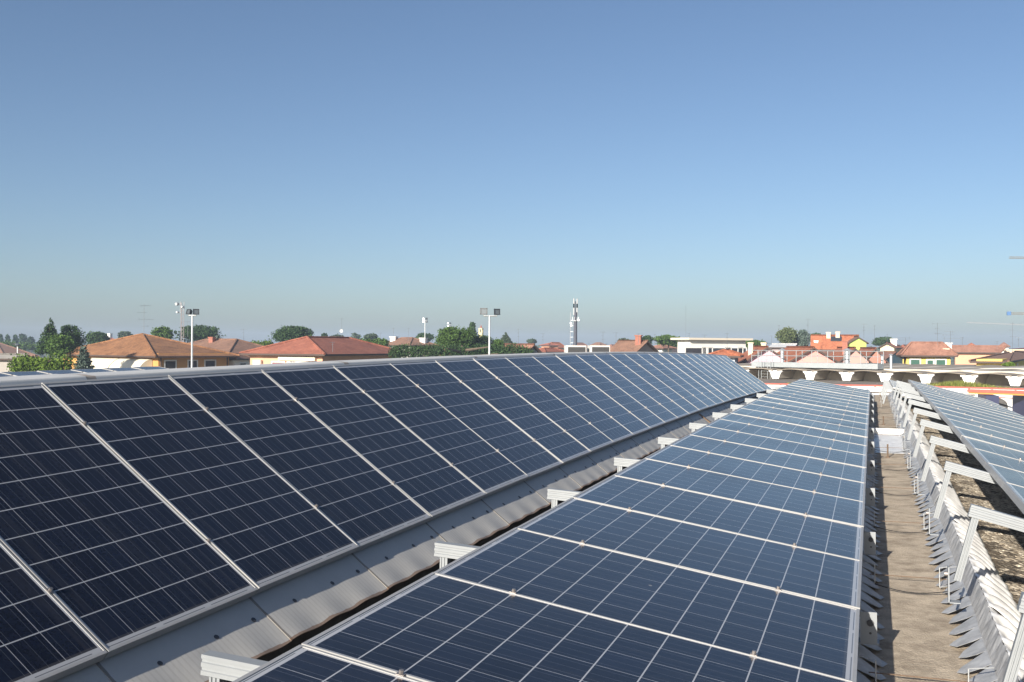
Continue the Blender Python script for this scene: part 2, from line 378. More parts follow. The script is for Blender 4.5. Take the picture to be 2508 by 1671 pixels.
# flashing sheet local: x across (0 at top), tilt of the slope built in
fs = thing('flashing_sheet', 'x', 'flashing', group='grey flashing sheets below the left row')
ft = MB(); FT = math.atan(.78)
def flf(a, c):
    q = .335*c; y = (P+.012)*a
    wob = .0045*math.sin(2*math.pi*y/.338)*c*c
    return (q*math.cos(FT)-.0*c, y-.006, -q*math.sin(FT)+wob-.004*a)
ft.grid(flf, 36, 8)
o = ft.build('sheet', M['flash'], fs); sm = o.modifiers.new('thick', 'SOLIDIFY'); sm.thickness = .008; sm.offset = -1
for u in (.25, .62, .9):
    s = MB(); q = .150
    s.tube((q*math.cos(FT), P*u, -q*math.sin(FT)-.002), (q*math.cos(FT)+.006, P*u, -q*math.sin(FT)+.006), .013, 10); s.build('screw', M['screw'], fs)
for k in range(-3, nA):
    y = A0+k*P; loc = (-2.905, y, AZ-1.0-.030+za(y)); rot = (sa(y+.5), 0, 0)
    lab = 'grey screwed flashing sheet below the left row, %s from the near end' % ORD[k+4]
    if k == -3: fs.location = loc; fs.rotation_euler = rot; fs['label'] = lab
    else: copy_tree(fs, loc, rot, lab)
# dark expansion joint strip across the flashing
yj = A0+13*P
b = MB(); b.obox((-2.86, yj-.05, AZ-1.08+za(yj)), (.30, 0, -.23), (0, .08, 0), (.02, 0, .025)); tag(b.build('joint_strip', M['rust']), 'dark rusty joint strip lying across the grey flashing', 'joint strip')

# ------------------------------------------------------------------ support frames
def rail_prof(w_, h):   # slotted aluminium section, in local x(width) z(height)
    g_ = .006
    return [(-w_/2, 0), (w_/2, 0), (w_/2, h*.2), (w_/2-g_, h*.24), (w_/2-g_, h*.36), (w_/2, h*.4), (w_/2, h*.6), (w_/2-g_, h*.64), (w_/2-g_, h*.76), (w_/2, h*.8), (w_/2, h),
            (-w_/2, h), (-w_/2, h*.8), (-w_/2+g_, h*.76), (-w_/2+g_, h*.64), (-w_/2, h*.6), (-w_/2, h*.4), (-w_/2+g_, h*.36), (-w_/2+g_, h*.24), (-w_/2, h*.2)]
def bar(mb, p, q, w_, h, side):
    """slotted bar from p to q; side = direction of the width"""
    p, q = Vector(p), Vector(q); d = (q-p).normalized(); s_ = Vector(side); s_ = (s_-d*s_.dot(d)).normalized(); t = s_.cross(d)
    if t.z < 0 and abs(d.z) < .8: t = -t
    mb.prism([s_*a+t*c for a, c in rail_prof(w_, h)], p, q)
# middle row: beams run across under the panels, sticking out at the left
sf = thing('support_frame', 'x', 'support frame', group='support frames under the middle row')
b = MB(); bar(b, (-.57, 0, -.255), (1.66, 0, -.40), .05, .075, (0, 1, 0)); b.build('beam', M['alu_white'], sf)
b = MB(); bar(b, (-.555, .0, -.75), (-.535, 0, -.26), .045, .045, (0, 1, 0)); b.build('post', M['alu_white'], sf)
pl = MB(); pl.box((1.66, -.035, -.52), (1.735, -.028, -.37)); pl.box((1.60, -.035, -.525), (1.745, .05, -.518)); plo = pl.build('end_bracket', M['alu_white'], sf)
b = MB(); b.tube((1.705, -.045, -.42), (1.705, -.026, -.42), .016, 10); b.tube((1.705, -.036, -.47), (1.705, -.026, -.47), .006, 8); x = b.build('bolt', M['screw'], plo)
b = MB(); bar(b, (.36*math.cos(BT), -.95, -.30), (.36*math.cos(BT), 1.07, -.30), .04, .14, (1, 0, 0)); b.build('purlin', M['alu'], sf)
b = MB(); bar(b, (1.32*math.cos(BT), -.95, -.38), (1.32*math.cos(BT), 1.07, -.38), .04, .1, (1, 0, 0)); b.build('purlin', M['alu'], sf)
for k in range(-1, 11):
    y = 5.02+2.026*k; loc = (BX, y, BZ+zb(y)+.02); lab = 'support beam sticking out left of the middle row, %s from the near end' % ORD[k+2]
    if k == -1: sf.location = loc; sf.rotation_euler = (sb(y), 0, 0); sf['label'] = lab
    else: copy_tree(sf, loc, (sb(y), 0, 0), lab)
# right row: leaning posts with a beam each
def cframe(x0):
    sf = thing('support_frame', 'x', 'support frame', group='leaning support frames along the right row')
    b = MB(); bar(b, (0, 0, -.07), (1.9, 0, -.07-1.9*math.tan(CT)), .045, .062, (0, 1, 0)); b.build('beam', M['alu_white'], sf)
    b = MB(); bar(b, (-.07, 0, -.405), (.022, .0, -.062), .03, .034, (0, 1, 0)); b.build('post', M['alu_white'], sf)
    b = MB(); b.box((-.098, -.03, -.52), (-.092, .03, -.34)); b.box((-.092, -.03, -.525), (-.04, .03, -.52)); fb = b.build('foot_bracket', M['alu_white'], sf)
    b = MB(); b.tube((-.115, 0, -.38), (-.096, 0, -.38), .012, 8); b.build('bolt', M['bolt'], fb)
    return sf
sfc = cframe(0)
ck = [3.75+1.86*k for k in range(-0, 11)]
for i, y in enumerate(ck):
    loc = (.455, y, -.885+zb(y)-.0); lab = 'leaning post and beam along the right row, %s from the near end' % ORD[i+1]
    if i == 0: sfc.location = loc; sfc['label'] = lab
    else: copy_tree(sfc, loc, (0, 0, 0), lab)
for i in range(4):
    y = 24.4+1.9*i; copy_tree(sfc, (.27, y, -1.09+zb(y)), (0, 0, 0), 'leaning post under the far end of the right row, %s of four' % ORD[i+1])
for u in (.36, 1.32):
    b = MB(); n_ = 14
    for i in range(n_):
        ya, yb = 2.8+i*22/n_, 2.8+(i+1)*22/n_
        bar(b, (CX+u*math.cos(CT), ya, CZ+zb(ya)-.10-u*math.sin(CT)), (CX+u*math.cos(CT), yb, CZ+zb(yb)-.10-u*math.sin(CT)), .04, .05, (1, 0, 0))
    tag(b.build('mounting_rail', M['alu']), 'long aluminium rail under the right row, %s edge' % ('near its upper left' if u < 1 else 'near its lower right'), 'mounting rail', 'rails under the right row')

# ------------------------------------------------------------------ corrugated zinc flashing beside the walkway
WP = .2085; NW = 6; PL = WP*NW
def zinc_piece(side):
    root = thing('zinc_flashing', 'x', 'flashing', group='corrugated zinc flashing pieces beside the walkway')
    f = MB(); rg = random.Random(3 if side > 0 else 5)
    for w_i in range(NW):      # pointed tongues lying on the walkway
        y0 = w_i*WP; tip = rg.uniform(-.02, .018); dz = rg.uniform(0, .004)
        t = [(.36+tip, y0+.075+rg.uniform(-.012, .012)), (.39+tip, y0+.035), (.445, y0+.006), (.49, y0), (.49, y0+WP), (.445, y0+WP-.03), (.385+tip, y0+.135)]
        pts = [(x, y, .006+dz+max(0, (x-.36))*.6) for x, y in t]
        f.quad(*pts)
    f.grid(lambda a, c: (.488+.045*c+.004*math.sin(a*61)*c, PL*a, .09+.10*c+.004*math.sin(a*97+c*3)), 48, 4)
    o = f.build('tongues', M['zinc_grey'], root); s = o.modifiers.new('t', 'SOLIDIFY'); s.thickness = .0015
    f = MB()
    f.grid(lambda a, c: (.533+.21*c, PL*a, .19-.18*c**1.15+.030*math.sin(2*math.pi*a*NW)*min(1, c*3.5)+.003*math.sin(a*71+c*9)), NW*14, 9)
    o = f.build('corrugation', M['zinc'], root, smooth=True); s = o.modifiers.new('t', 'SOLIDIFY'); s.thickness = .0015
    return root
zr = zinc_piece(1)
for k in range(22):
    y = 3.0+k*PL
    if y > 30: break
    lab = 'corrugated zinc flashing right of the walkway, %s from the near end' % ORD[k+1]
    loc = (-.0 if k % 2 else .006, y, WZ+zb(y)+.004)
    if k == 0: zr.location = loc; zr['label'] = lab
    else: copy_tree(zr, loc, (sb(y+.6), 0, 0), lab)
for k in range(22):            # mirrored pieces in the shade of the middle row (turned half round)
    y = 3.0+k*PL
    if y > 30: break
    copy_tree(zr, (.395, y+PL, WZ+zb(y)+.004), (-sb(y+.6), 0, math.pi), 'corrugated zinc flashing in the shade left of the walkway, %s from the near end' % ORD[k+1])
# wire loops, tie rods and cables crossing the walkway
rod = None
for k in range(11):
    y = 4.6+1.93*k
    for sx, nm in ((.37, 'right'), (.0, 'left')):
        b = MB(); z = WZ; p = [(0, 0, .015), (0, 0, .135), (.10*(1 if sx > .2 else -1), .03, .14)]
        b.tube(p[0], p[1], .003, 6); b.tube(p[1], p[2], .003, 6); b.tube(p[0], (.20*(1 if sx > .2 else -1), .08, .05), .005, 6)
        o = b.build('wire_bracket', M['steel']); o.location = (sx, y, z+zb(y)+.01)
        tag(o, 'thin bent wire bracket on the %s side of the walkway, %s from the near end' % (nm, ORD[k+1]), 'bracket', 'wire brackets beside the walkway')
    b = MB(); b.tube((-.03, 0, .05), (.44, .02, .045), .003, 6); o = b.build('tie_rod', M['rust']); o.location = (0, y+.12, WZ+zb(y))
    tag(o, 'thin rusty rod crossing the walkway, %s from the near end' % ORD[k+1], 'rod', 'rods crossing the walkway')
    b = MB(); N = 8
    for i in range(N):
        fa = lambda t: (.0+.46*t, -.03*math.sin(math.pi*t), .045-.03*math.sin(math.pi*t))
        b.tube(fa(i/N), fa((i+1)/N), .0035, 6)
    o = b.build('cable', M['cable']); o.location = (0, y-.12, WZ+zb(y))
    tag(o, 'sagging black cable crossing the walkway, %s from the near end' % ORD[k+1], 'cable', 'cables crossing the walkway')
b = MB(); z = WZ+zb(16.8)+.06
b.tube((-.05, 16.8, z), (.46, 16.7, z), .055, 12); b.box((-.04, 16.3, WZ+zb(16.3)+.008), (.45, 16.7, WZ+zb(16.3)+.02)); tag(b.build('drain_pipe', M['white_wall'], bevel=0), 'white wrapped pipe lying across the walkway', 'pipe')
b = MB(); b.quad((-.02, 14.0, 0), (.44, 14.0, 0), (.44, 16.6, .03), (-.02, 16.6, .03)); o = b.build('metal_sheet', M['zinc']); o.location = (0, 0, WZ+zb(14.5)+.012)
s = o.modifiers.new('t', 'SOLIDIFY'); s.thickness = .002
tag(o, 'shiny flat metal sheet lying on the walkway before the white pipe', 'metal sheet')
for i, (y, h) in enumerate(((13.6, .17), (19.0, .15), (27.2, .2))):
    b = MB(); b.tube((.17, y, WZ+zb(y)), (.17, y, WZ+zb(y)+h), .01, 8); b.tube((.17, y, WZ+zb(y)), (.17, y, WZ+zb(y)+.01), .03, 8)
    tag(b.build('steel_pin', M['rust']), 'short rusty pin standing on the walkway, %s' % ('nearest of three' if i == 0 else 'just beyond the white pipe' if i == 1 else 'farthest, near the red post'), 'pin', 'steel pins')
# screws with nuts sticking out of the dark gap by the flashing
for k in range(12):
    y = 3.95+2.026*k*.5+.0; x = -2.60; z = AZ-1.24+za(y)
    b = MB(); b.tube((0, 0, 0), (.09, .01, -.02), .006, 6); b.tube((-.012, 0, .002), (.006, 0, -.002), .015, 6)
    o = b.build('anchor_bolt', M['bolt']); o.location = (x+.02, y, z-.02)
    tag(o, 'anchor bolt at the flashing edge, %s from the near end' % ORD[k+1], 'bolt', 'anchor bolts along the flashing edge')
# the roof has a slight cross fall: turn everything standing on it by that fall
T4 = TILT.to_4x4()
for o in list(bpy.data.objects):
    if o.parent is None and o.type in ('MESH', 'EMPTY') and o.name != 'ground': o.matrix_basis = T4 @ o.matrix_basis
#@@BG
# ================================================================== the town behind
def Zp(py, dep, px=1254): return W3(px, py, dep).z
def tile_mat(name, c, c2, scale=1.0):
    mt = bpy.data.materials.new(name); mt.use_nodes = True; n = mt.node_tree; b = n.nodes['Principled BSDF']; b.inputs['Roughness'].default_value = .9
    tc = n.nodes.new('ShaderNodeTexCoord')
    nz = n.nodes.new('ShaderNodeTexNoise'); nz.inputs['Scale'].default_value = .8; nz.inputs['Detail'].default_value = 8; nz.inputs['Roughness'].default_value = .75; n.links.new(tc.outputs['Object'], nz.inputs['Vector'])
    n2 = n.nodes.new('ShaderNodeTexNoise'); n2.inputs['Scale'].default_value = 7; n2.inputs['Detail'].default_value = 3; n.links.new(tc.outputs['Object'], n2.inputs['Vector'])
    r = n.nodes.new('ShaderNodeValToRGB'); r.color_ramp.elements[0].position = .40; r.color_ramp.elements[1].position = .58
    r.color_ramp.elements[0].color = (*[q*.8 for q in c], 1); r.color_ramp.elements[1].color = (*[q*1.08 for q in c2], 1)
    n.links.new(sock(n, 'ADD', sock(n, 'MULTIPLY', nz.outputs['Fac'], .6), sock(n, 'MULTIPLY', n2.outputs['Fac'], .4)), r.inputs[0])
    sp = n.nodes.new('ShaderNodeSeparateXYZ'); n.links.new(tc.outputs['Object'], sp.inputs[0])
    st = sock(n, 'FRACT', sock(n, 'MULTIPLY', sp.outputs[2], 9.0))
    col = mixc(n, sock(n, 'MULTIPLY', sock(n, 'LESS_THAN', st, .22), .35), r.outputs[0], tuple(q*.45 for q in c))
    n.links.new(col, b.inputs['Base Color'])
    bp = n.nodes.new('ShaderNodeBump'); bp.inputs['Strength'].default_value = .5; bp.inputs['Distance'].default_value = .05
    n.links.new(st, bp.inputs['Height']); n.links.new(bp.outputs[0], b.inputs['Normal'])
    return mt
TILE = {'brown': tile_mat('brown_clay_tiles', (.17, .075, .03), (.30, .145, .065)), 'red': tile_mat('red_clay_tiles', (.25, .085, .055), (.34, .125, .08)),
        'orange': tile_mat('orange_clay_tiles', (.31, .10, .05), (.42, .15, .075)), 'old': tile_mat('old_brown_tiles', (.17, .095, .065), (.27, .15, .10)),
        'rust': tile_mat('faded_tiles', (.23, .11, .075), (.33, .17, .12)), 'grey': mat('grey_sheet_roof', (.33, .31, .28), .9, noise=.15, nscale=.5)}
WALL = {}
def wall(c):
    k = str(c)
    if k not in WALL: WALL[k] = mat('rendered_wall', c, .9, noise=.06, nscale=.6)
    return WALL[k]
ORANGE = (.56, .29, .09); PEACH = (.66, .36, .23); YELLOW = (.70, .54, .14); PINK = (.66, .32, .28); PINKW = (.64, .42, .48); GREEN = (.40, .50, .14)
CYAN = (.50, .68, .68); WHITEW = (.76, .74, .68); GREYW = (.36, .38, .42); BROWNW = (.34, .20, .15); CREAM = (.74, .62, .42)
M['trim'] = mat('dark_brown_fascia', (.07, .045, .035), .7)
M['glass'] = mat('dark_window', (.035, .04, .05), .15)
M['frame_w'] = mat('white_frame', (.75, .74, .70), .6)
M['shut_g'] = mat('green_shutter', (.02, .09, .06), .6)
M['shut_r'] = mat('red_shutter', (.30, .04, .04), .6)
M['shut_n'] = mat('slate_shutter', (.04, .05, .06), .6)
M['awn'] = mat('cream_awning_cloth', (.78, .72, .56), .8, noise=.05, nscale=6)
M['chim'] = mat('chimney_render', (.66, .55, .42), .9, noise=.1, nscale=3)
M['brick'] = mat('red_brick', (.32, .13, .09), .9, noise=.2, nscale=8)

def house(name, label, pxL, pxF, pxR, dep, phi, pyE, pyR, roof, wc, kind='hip', ridge=None, wins=(), chims=(), over=.55, group=None, aL=None, bR=None, cat='house', ledge=True):
    """front corner F at (pxF, dep); left wall runs back-left at angle phi, right wall back-right; eave/ridge heights from picture rows"""
    t = lambda px: (px-1254)/F
    Fp = W3(pxF, 846, dep); f = Vector((fw.x, fw.y, 0)).normalized(); r = Vector((rt.x, rt.y, 0)).normalized()
    Fp = Vector((Fp.x, Fp.y, 0))
    dL = -r*math.cos(R(phi))+f*math.sin(R(phi)); dR = r*math.sin(R(phi))+f*math.cos(R(phi))
    def ext(d, px, ov):
        k = t(px); den = d.dot(r)-k*d.dot(f); return (k*Fp.dot(f)-Fp.dot(r))/den-ov
    a = aL if aL is not None else ext(dL, pxL, over); b = bR if bR is not None else ext(dR, pxR, over)
    a, b = max(a, 2), max(b, 2)
    ze = Zp(pyE, dep-over, pxF)+over*.22; cen = Fp+dL*a/2+dR*b/2; zr = W3(1254, pyR, cen.dot(f)).z + (W3(pxF, pyR, cen.dot(f)).z-W3(1254, pyR, cen.dot(f)).z)
    root = thing(name, label, cat, (cen.x, cen.y, GZ), (0, 0, 0), group)
    def pt(u, v, z): q = Fp+dL*u+dR*v; return Vector((q.x, q.y, z))     # u along left wall, v along right wall
    mb = MB(); th = .16
    def lid(u0, v0, u1, v1): return [pt(u0, v0, ze), pt(u0, v1, ze), pt(u1, v1, ze), pt(u1, v0, ze)]
    # walls
    wb = MB()
    if kind == 'hip' or kind == 'flat':
        wb.hexa([pt(0, 0, GZ), pt(0, b, GZ), pt(a, b, GZ), pt(a, 0, GZ)], [pt(0, 0, ze+(.5 if kind == 'flat' else 0)), pt(0, b, ze+(.5 if kind == 'flat' else 0)), pt(a, b, ze+(.5 if kind == 'flat' else 0)), pt(a, 0, ze+(.5 if kind == 'flat' else 0))])
    elif kind == 'gableL':      # gable end is the left wall (u direction), ridge runs along v
        prof = [(0, GZ), (a, GZ), (a, ze), (a/2, zr-.12), (0, ze)]
        i = [[pt(u, 0, z) for u, z in prof], [pt(u, b, z) for u, z in prof]]
        wb.quad(*i[0]); wb.quad(*i[1][::-1]); wb.quad(pt(0, 0, GZ), pt(0, 0, ze), pt(0, b, ze), pt(0, b, GZ)); wb.quad(pt(a, 0, GZ), pt(a, b, GZ), pt(a, b, ze), pt(a, 0, ze))
    else:                        # gableR: gable end is the right wall, ridge along u
        prof = [(0, GZ), (b, GZ), (b, ze), (b/2, zr-.12), (0, ze)]
        wb.quad(*[pt(0, v, z) for v, z in prof]); wb.quad(*[pt(a, v, z) for v, z in prof][::-1])
        wb.quad(pt(0, 0, GZ), pt(a, 0, GZ), pt(a, 0, ze), pt(0, 0, ze)); wb.quad(pt(0, b, GZ), pt(0, b, ze), pt(a, b, ze), pt(a, b, GZ))
    wb.build('wall', wall(wc), root)
    rb = MB(); o_ = over
    if kind == 'hip':
        m_ = ridge if ridge is not None else max(0, (abs(a-b)))
        sl = (zr-ze)/(min(a, b)/2); zo = ze-o_*sl*.6
        e = [pt(-o_, -o_, zo), pt(-o_, b+o_, zo), pt(a+o_, b+o_, zo), pt(a+o_, -o_, zo)]
        e0 = [q-Vector((0, 0, th)) for q in e]
        if b >= a: r1, r2 = pt(a/2, b/2-m_/2, zr), pt(a/2, b/2+m_/2, zr); fs_ = [(e[0], r1, e[3]), (e[0], e[1], r2, r1), (e[1], e[2], r2), (e[2], e[3], r1, r2)]
        else: r1, r2 = pt(a/2-m_/2, b/2, zr), pt(a/2+m_/2, b/2, zr); fs_ = [(e[0], e[1], r1), (e[1], e[2], r2, r1), (e[2], e[3], r2), (e[3], e[0], r1, r2)]
        for q in fs_: rb.quad(*q)
        fb = MB()
        for k in range(4): fb.quad(e0[k], e0[(k+1) % 4], e[(k+1) % 4], e[k])
        fb.quad(*e0)
        # ridge tiles
        for p, q in [(e[0], r1), (e[3], r1 if b >= a else r2), (e[1], r2 if b >= a else r1), (e[2], r2), (r1, r2)]:
            if (q-p).length > .3: rb.tube(p+Vector((0, 0, .02)), q+Vector((0, 0, .02)), .11, 5)
    elif kind in ('gableL', 'gableR'):
        sl = (zr-ze)/((a if kind == 'gableL' else b)/2)
        def P_(s_, l_, z): return pt(s_, l_, z) if kind == 'gableL' else pt(l_, s_, z)
        W_, L_ = (a, b) if kind == 'gableL' else (b, a)
        fb = MB()
        for s0, sgn in ((-o_, 1), (W_+o_, -1)):
            zo = ze-o_*sl
            A_ = [P_(s0, -o_, zo), P_(s0, L_+o_, zo), P_(W_/2, L_+o_, zr), P_(W_/2, -o_, zr)]
            rb.quad(*A_); low = [q-Vector((0, 0, th)) for q in A_]
            fb.quad(*low)
            for k in range(4):
                if k == 2: continue
                fb.quad(low[k], low[(k+1) % 4], A_[(k+1) % 4], A_[k])
            rb.tube(A_[3]+Vector((0, 0, .02)), A_[2]+Vector((0, 0, .02)), .10, 5)
    else:
        fb = MB(); z = ze+.5
        rb.hexa([pt(-o_, -o_, z), pt(-o_, b+o_, z), pt(a+o_, b+o_, z), pt(a+o_, -o_, z)], [pt(-o_, -o_, z+.25), pt(-o_, b+o_, z+.25), pt(a+o_, b+o_, z+.25), pt(a+o_, -o_, z+.25)])
    ro = rb.build('roof', TILE[roof] if isinstance(roof, str) else roof, root)
    if fb.v: fb.build('fascia', M['trim'], root)
    # windows: (face 'L'/'R', centre fraction, top below eave m, width, height, material, frame?)
    for (face, u, top, ww, hh, mt) in wins:
        Wd = a if face == 'L' else b; c = Wd*u
        def q(s_, o, z): return pt(s_, -o, z) if face == 'L' else pt(-o, s_, z)
        z1 = ze-top; z0 = z1-hh; fm = MB()
        def slab(mbb, s0, s1, za_, zb_, o0, o1): mbb.hexa([q(s0, o0, za_), q(s1, o0, za_), q(s1, o1, za_), q(s0, o1, za_)], [q(s0, o0, zb_), q(s1, o0, zb_), q(s1, o1, zb_), q(s0, o1, zb_)])
        k = .12
        slab(fm, c-ww/2-k, c-ww/2, z0-k, z1+k, -.02, .07); slab(fm, c+ww/2, c+ww/2+k, z0-k, z1+k, -.02, .07)
        slab(fm, c-ww/2, c+ww/2, z1, z1+k, -.02, .07); slab(fm, c-ww/2, c+ww/2, z0-k, z0, -.02, .07)
        wo = fm.build('window', M['frame_w'], root); pn = MB(); slab(pn, c-ww/2, c+ww/2, z0, z1, -.02, .03); pn.build('pane', mt, wo, off=root['_o'])
    for (u, v, h, wd, mt) in chims:
        p = pt(a*u, b*v, zr); base = ze; c = MB()
        c.box((p.x-wd/2, p.y-wd/2, base), (p.x+wd/2, p.y+wd/2, zr+h)); co = c.build('chimney', mt, ro, off=root['_o'])
        c.v = []; c.f = []
        # cap kept in the same part: slightly wider slab
        c2 = MB(); c2.box((p.x-wd*.62, p.y-wd*.62, zr+h), (p.x+wd*.62, p.y+wd*.62, zr+h+.12)); me = co.data
        bmx = [(x-root['_o'][0], y-root['_o'][1], z-root['_o'][2]) for x, y, z in c2.v]
        v0 = [tuple(v_.co) for v_ in me.vertices]; f0 = [tuple(pg.vertices) for pg in me.polygons]
        n0 = len(v0); me.clear_geometry(); me.from_pydata(v0+bmx, [], f0+[tuple(i+n0 for i in g_) for g_ in c2.f])
    root['_p'] = 1
    house.info = (pt, a, b, ze, zr)
    return root
G_, S_, N_, RR = M['glass'], M['shut_g'], M['shut_n'], M['shut_r']
# --- main orange hipped house with awnings
h1 = house('brick_house', 'orange house with brown pyramid roof and two cream curved awnings', 141, 388, 577, 98, 40, 871, 819, 'brown', ORANGE, ridge=0,
     wins=[('R', .16, .75, 1.15, 1.3, G_), ('R', .47, .75, .95, 1.3, G_), ('R', .72, .75, 1.15, 1.3, G_)], over=.8)
h1.name = 'orange_house'
pt, a, b, ze, zr = house.info
for i, (u0, u1) in enumerate(((.05, .335), (.345, .62))):
    aw = MB()
    aw.grid(lambda s_, c: pt(a*(u0+(u1-u0)*s_), -.05-1.9*math.sin(c*math.pi/2*.96), ze-.55-2.6*(1-math.cos(c*math.pi/2*.96))), 8, 10)
    for s_ in (0, 1):
        pts = [pt(a*(u0+(u1-u0)*s_), -.05-1.9*math.sin(c/10*math.pi/2*.96), ze-.55-2.6*(1-math.cos(c/10*math.pi/2*.96))) for c in range(11)]
        aw.quad(*(pts+[pt(a*(u0+(u1-u0)*s_), -.05, ze-3.1)]))
    o = aw.build('awning', M['awn'], h1)
    o['label'] = 'cream curved awning, %s' % ('nearer the front corner' if i == 0 else 'further left')
for u in (.03, .97):
    d = MB(); d.tube(pt(-.07, b*u, ze-.1), pt(-.07, b*u, GZ), .06, 6); d.build('drainpipe', M['trim'], h1)
house('brown_roof_house', 'house with long brown hipped roof just behind the orange house', 420, 560, 586, 118, 35, 868, 832, 'old', ORANGE, ridge=6, over=.6, aL=14, bR=9, chims=[(.55, .4, .2, .6, M['brick'])])
# --- red hipped house
h2 = house('peach_house', 'peach house with wide red hipped roof and red shutters', 598, 790, 987, 88, 24, 868, 827, 'red', PEACH, ridge=7,
     wins=[('L', .12, .95, .9, 1.3, RR), ('L', .30, .95, 2.0, 1.3, RR), ('L', .42, .95, .7, 1.3, RR), ('L', .60, .95, 1.3, 1.3, RR)], over=.7, chims=[(.97, .35, -1.0, .5, M['frame_w'])])
pt, a, b, ze, zr = house.info
k = MB(); k.box((0, 0, 0), (.01, .01, .01))
ab = MB(); ab.obox(pt(a*.82, -.36, ze-1.35), pt(a*.82+.85, -.36, ze-1.35)-pt(a*.82, -.36, ze-1.35), pt(0, .30, 0)-pt(0, 0, 0), (0, 0, .6)); ab.build('air_conditioner', M['frame_w'], h2)
ab = MB(); ab.obox(pt(a*.08, -.28, ze-.75), pt(a*.58, 0, 0)-pt(a*.08, 0, 0), pt(0, .24, 0)-pt(0, 0, 0), (0, 0, .35)); ab.build('awning_box', M['awn'], h2)
# --- white house with brown roofs
house('white_house', 'white house with low brown roofs and white chimneys behind green hedge', 930, 1005, 1068, 150, 50, 845, 828, 'old', WHITEW, ridge=3, over=.5,
      wins=[('R', .6, 1.0, 1.6, 1.1, M['awn'])], chims=[(.8, .3, .1, .9, M['frame_w']), (.1, .7, -.1, .9, M['frame_w'])])
# --- small ones left
house('brown_roof_house', 'low house with wide brown roof left of the dark conifer', -60, 20, 95, 150, 60, 870, 838, 'old', BROWNW, ridge=8, over=.5)
house('grey_shed', 'long grey flat shed at the left edge behind the bush', -80, -20, 60, 88, 80, 878, 868, 'grey', (.40, .37, .33), kind='gableL', over=.3, cat='shed')
house('small_house', 'small pink house with red roof far behind the orange house at left', 255, 262, 285, 240, 50, 834, 826, 'red', PINK, over=.4, chims=[(.5, .5, .8, .8, M['frame_w'])])
house('white_garage', 'small white building with dark roof between the orange and red houses', 566, 575, 618, 105, 15, 879, 868, 'old', WHITEW, over=.4, wins=[('R', .5, .6, 1.2, .8, N_)])
house('brown_roof_house', 'brown roofed house seen between the orange and peach houses', 555, 590, 625, 130, 45, 862, 850, 'rust', (.45, .30, .24), over=.4, chims=[(.4, .4, .4, .8, M['brick'])])
# --- centre
house('gable_house', 'house with orange-red roof and shaded grey gable beside the cypress hedge', 1238, 1283, 1328, 100, 48, 865, 844, 'rust', GREYW, kind='gableR', over=.5, ridge=0, aL=12)  # grey wall colour carries the shade of the white gable
house('small_house', 'low red roof between grey gable and black panels', 1325, 1335, 1385, 130, 40, 862, 853, 'red', WHITEW, over=.4)
for i, (x0, x1) in enumerate(((1386, 1436), (1445, 1494))):
    d_ = 70; p = W3(x0, 846, d_); q_ = W3(x1, 846, d_); z1 = Zp(846.5, d_, x0); ex = Vector((q_.x-p.x, q_.y-p.y, 0)); ey = Vector((-ex.y, ex.x, 0)).normalized()*2.4
    bb = thing('roof_unit', 'white roof housing with black front, %s of two beyond the ridge' % ('left' if i == 0 else 'right'), 'roof unit', (p.x, p.y, z1-6), group='white roof housings with black fronts')
    mb = MB(); mb.obox((p.x, p.y, GZ), ex, ey, (0, 0, z1-GZ)); mb.build('housing', wall((.66, .64, .60)), bb)
    n_ = -ey.normalized()*.03
    mb = MB(); mb.obox(Vector((p.x, p.y, z1-1.6))+ex*.10+n_, ex*.86, -n_*.9, (0, 0, 1.5)); mb.build('panel', mat('black_mesh', (.035, .035, .035), .7, noise=.3, nscale=20), bb)
house('old_house', 'brown roofed house with grey gable and tall brick chimney beside the round pine', 1490, 1556, 1608, 105, 42, 860, 835, 'old', (.33, .29, .26), kind='gableR', over=.4, chims=[(.15, .35, .5, .6, M['brick'])])
house('pink_house', 'tiny distant pink house with red roof right of the cell mast', 1400, 1415, 1440, 300, 40, 848, 840, 'rust', PINK, over=.5)
house('pink_house', 'distant orange roofed house left of the cell mast', 1338, 1352, 1385, 260, 40, 850, 839, 'orange', CREAM, over=.5)
house('distant_house', 'distant pale house right of the white roof housings', 1490, 1500, 1525, 220, 40, 852, 845, 'rust', WHITEW, over=.5)
house('distant_house', 'low white house with red roof left of the flat white block', 1608, 1622, 1650, 160, 40, 853, 845, 'rust', WHITEW, over=.5)
# white modern block
wb_ = house('white_block', 'white flat roofed modern block with dark glazing behind orange roofs', 1652, 1690, 1836, 115, 62, 846, 838, mat('flat_roof_edge', (.62, .56, .46), .8), WHITEW, kind='flat', over=.6, 
      wins=[('R', .10, .45, 3.0, 2.2, G_), ('R', .30, .45, 1.4, 2.2, M['frame_w']), ('R', .52, .45, 3.4, 2.2, N_), ('R', .78, .45, 2.6, 2.2, G_), ('R', .93, .45, 1.2, 2.2, N_)])
house('orange_roof_house', 'long low house with bright orange roof before the flat white block', 1740, 1800, 1818, 86, 15, 872, 858, 'orange', (.42, .46, .52), over=.5, ridge=7, aL=None, bR=8)
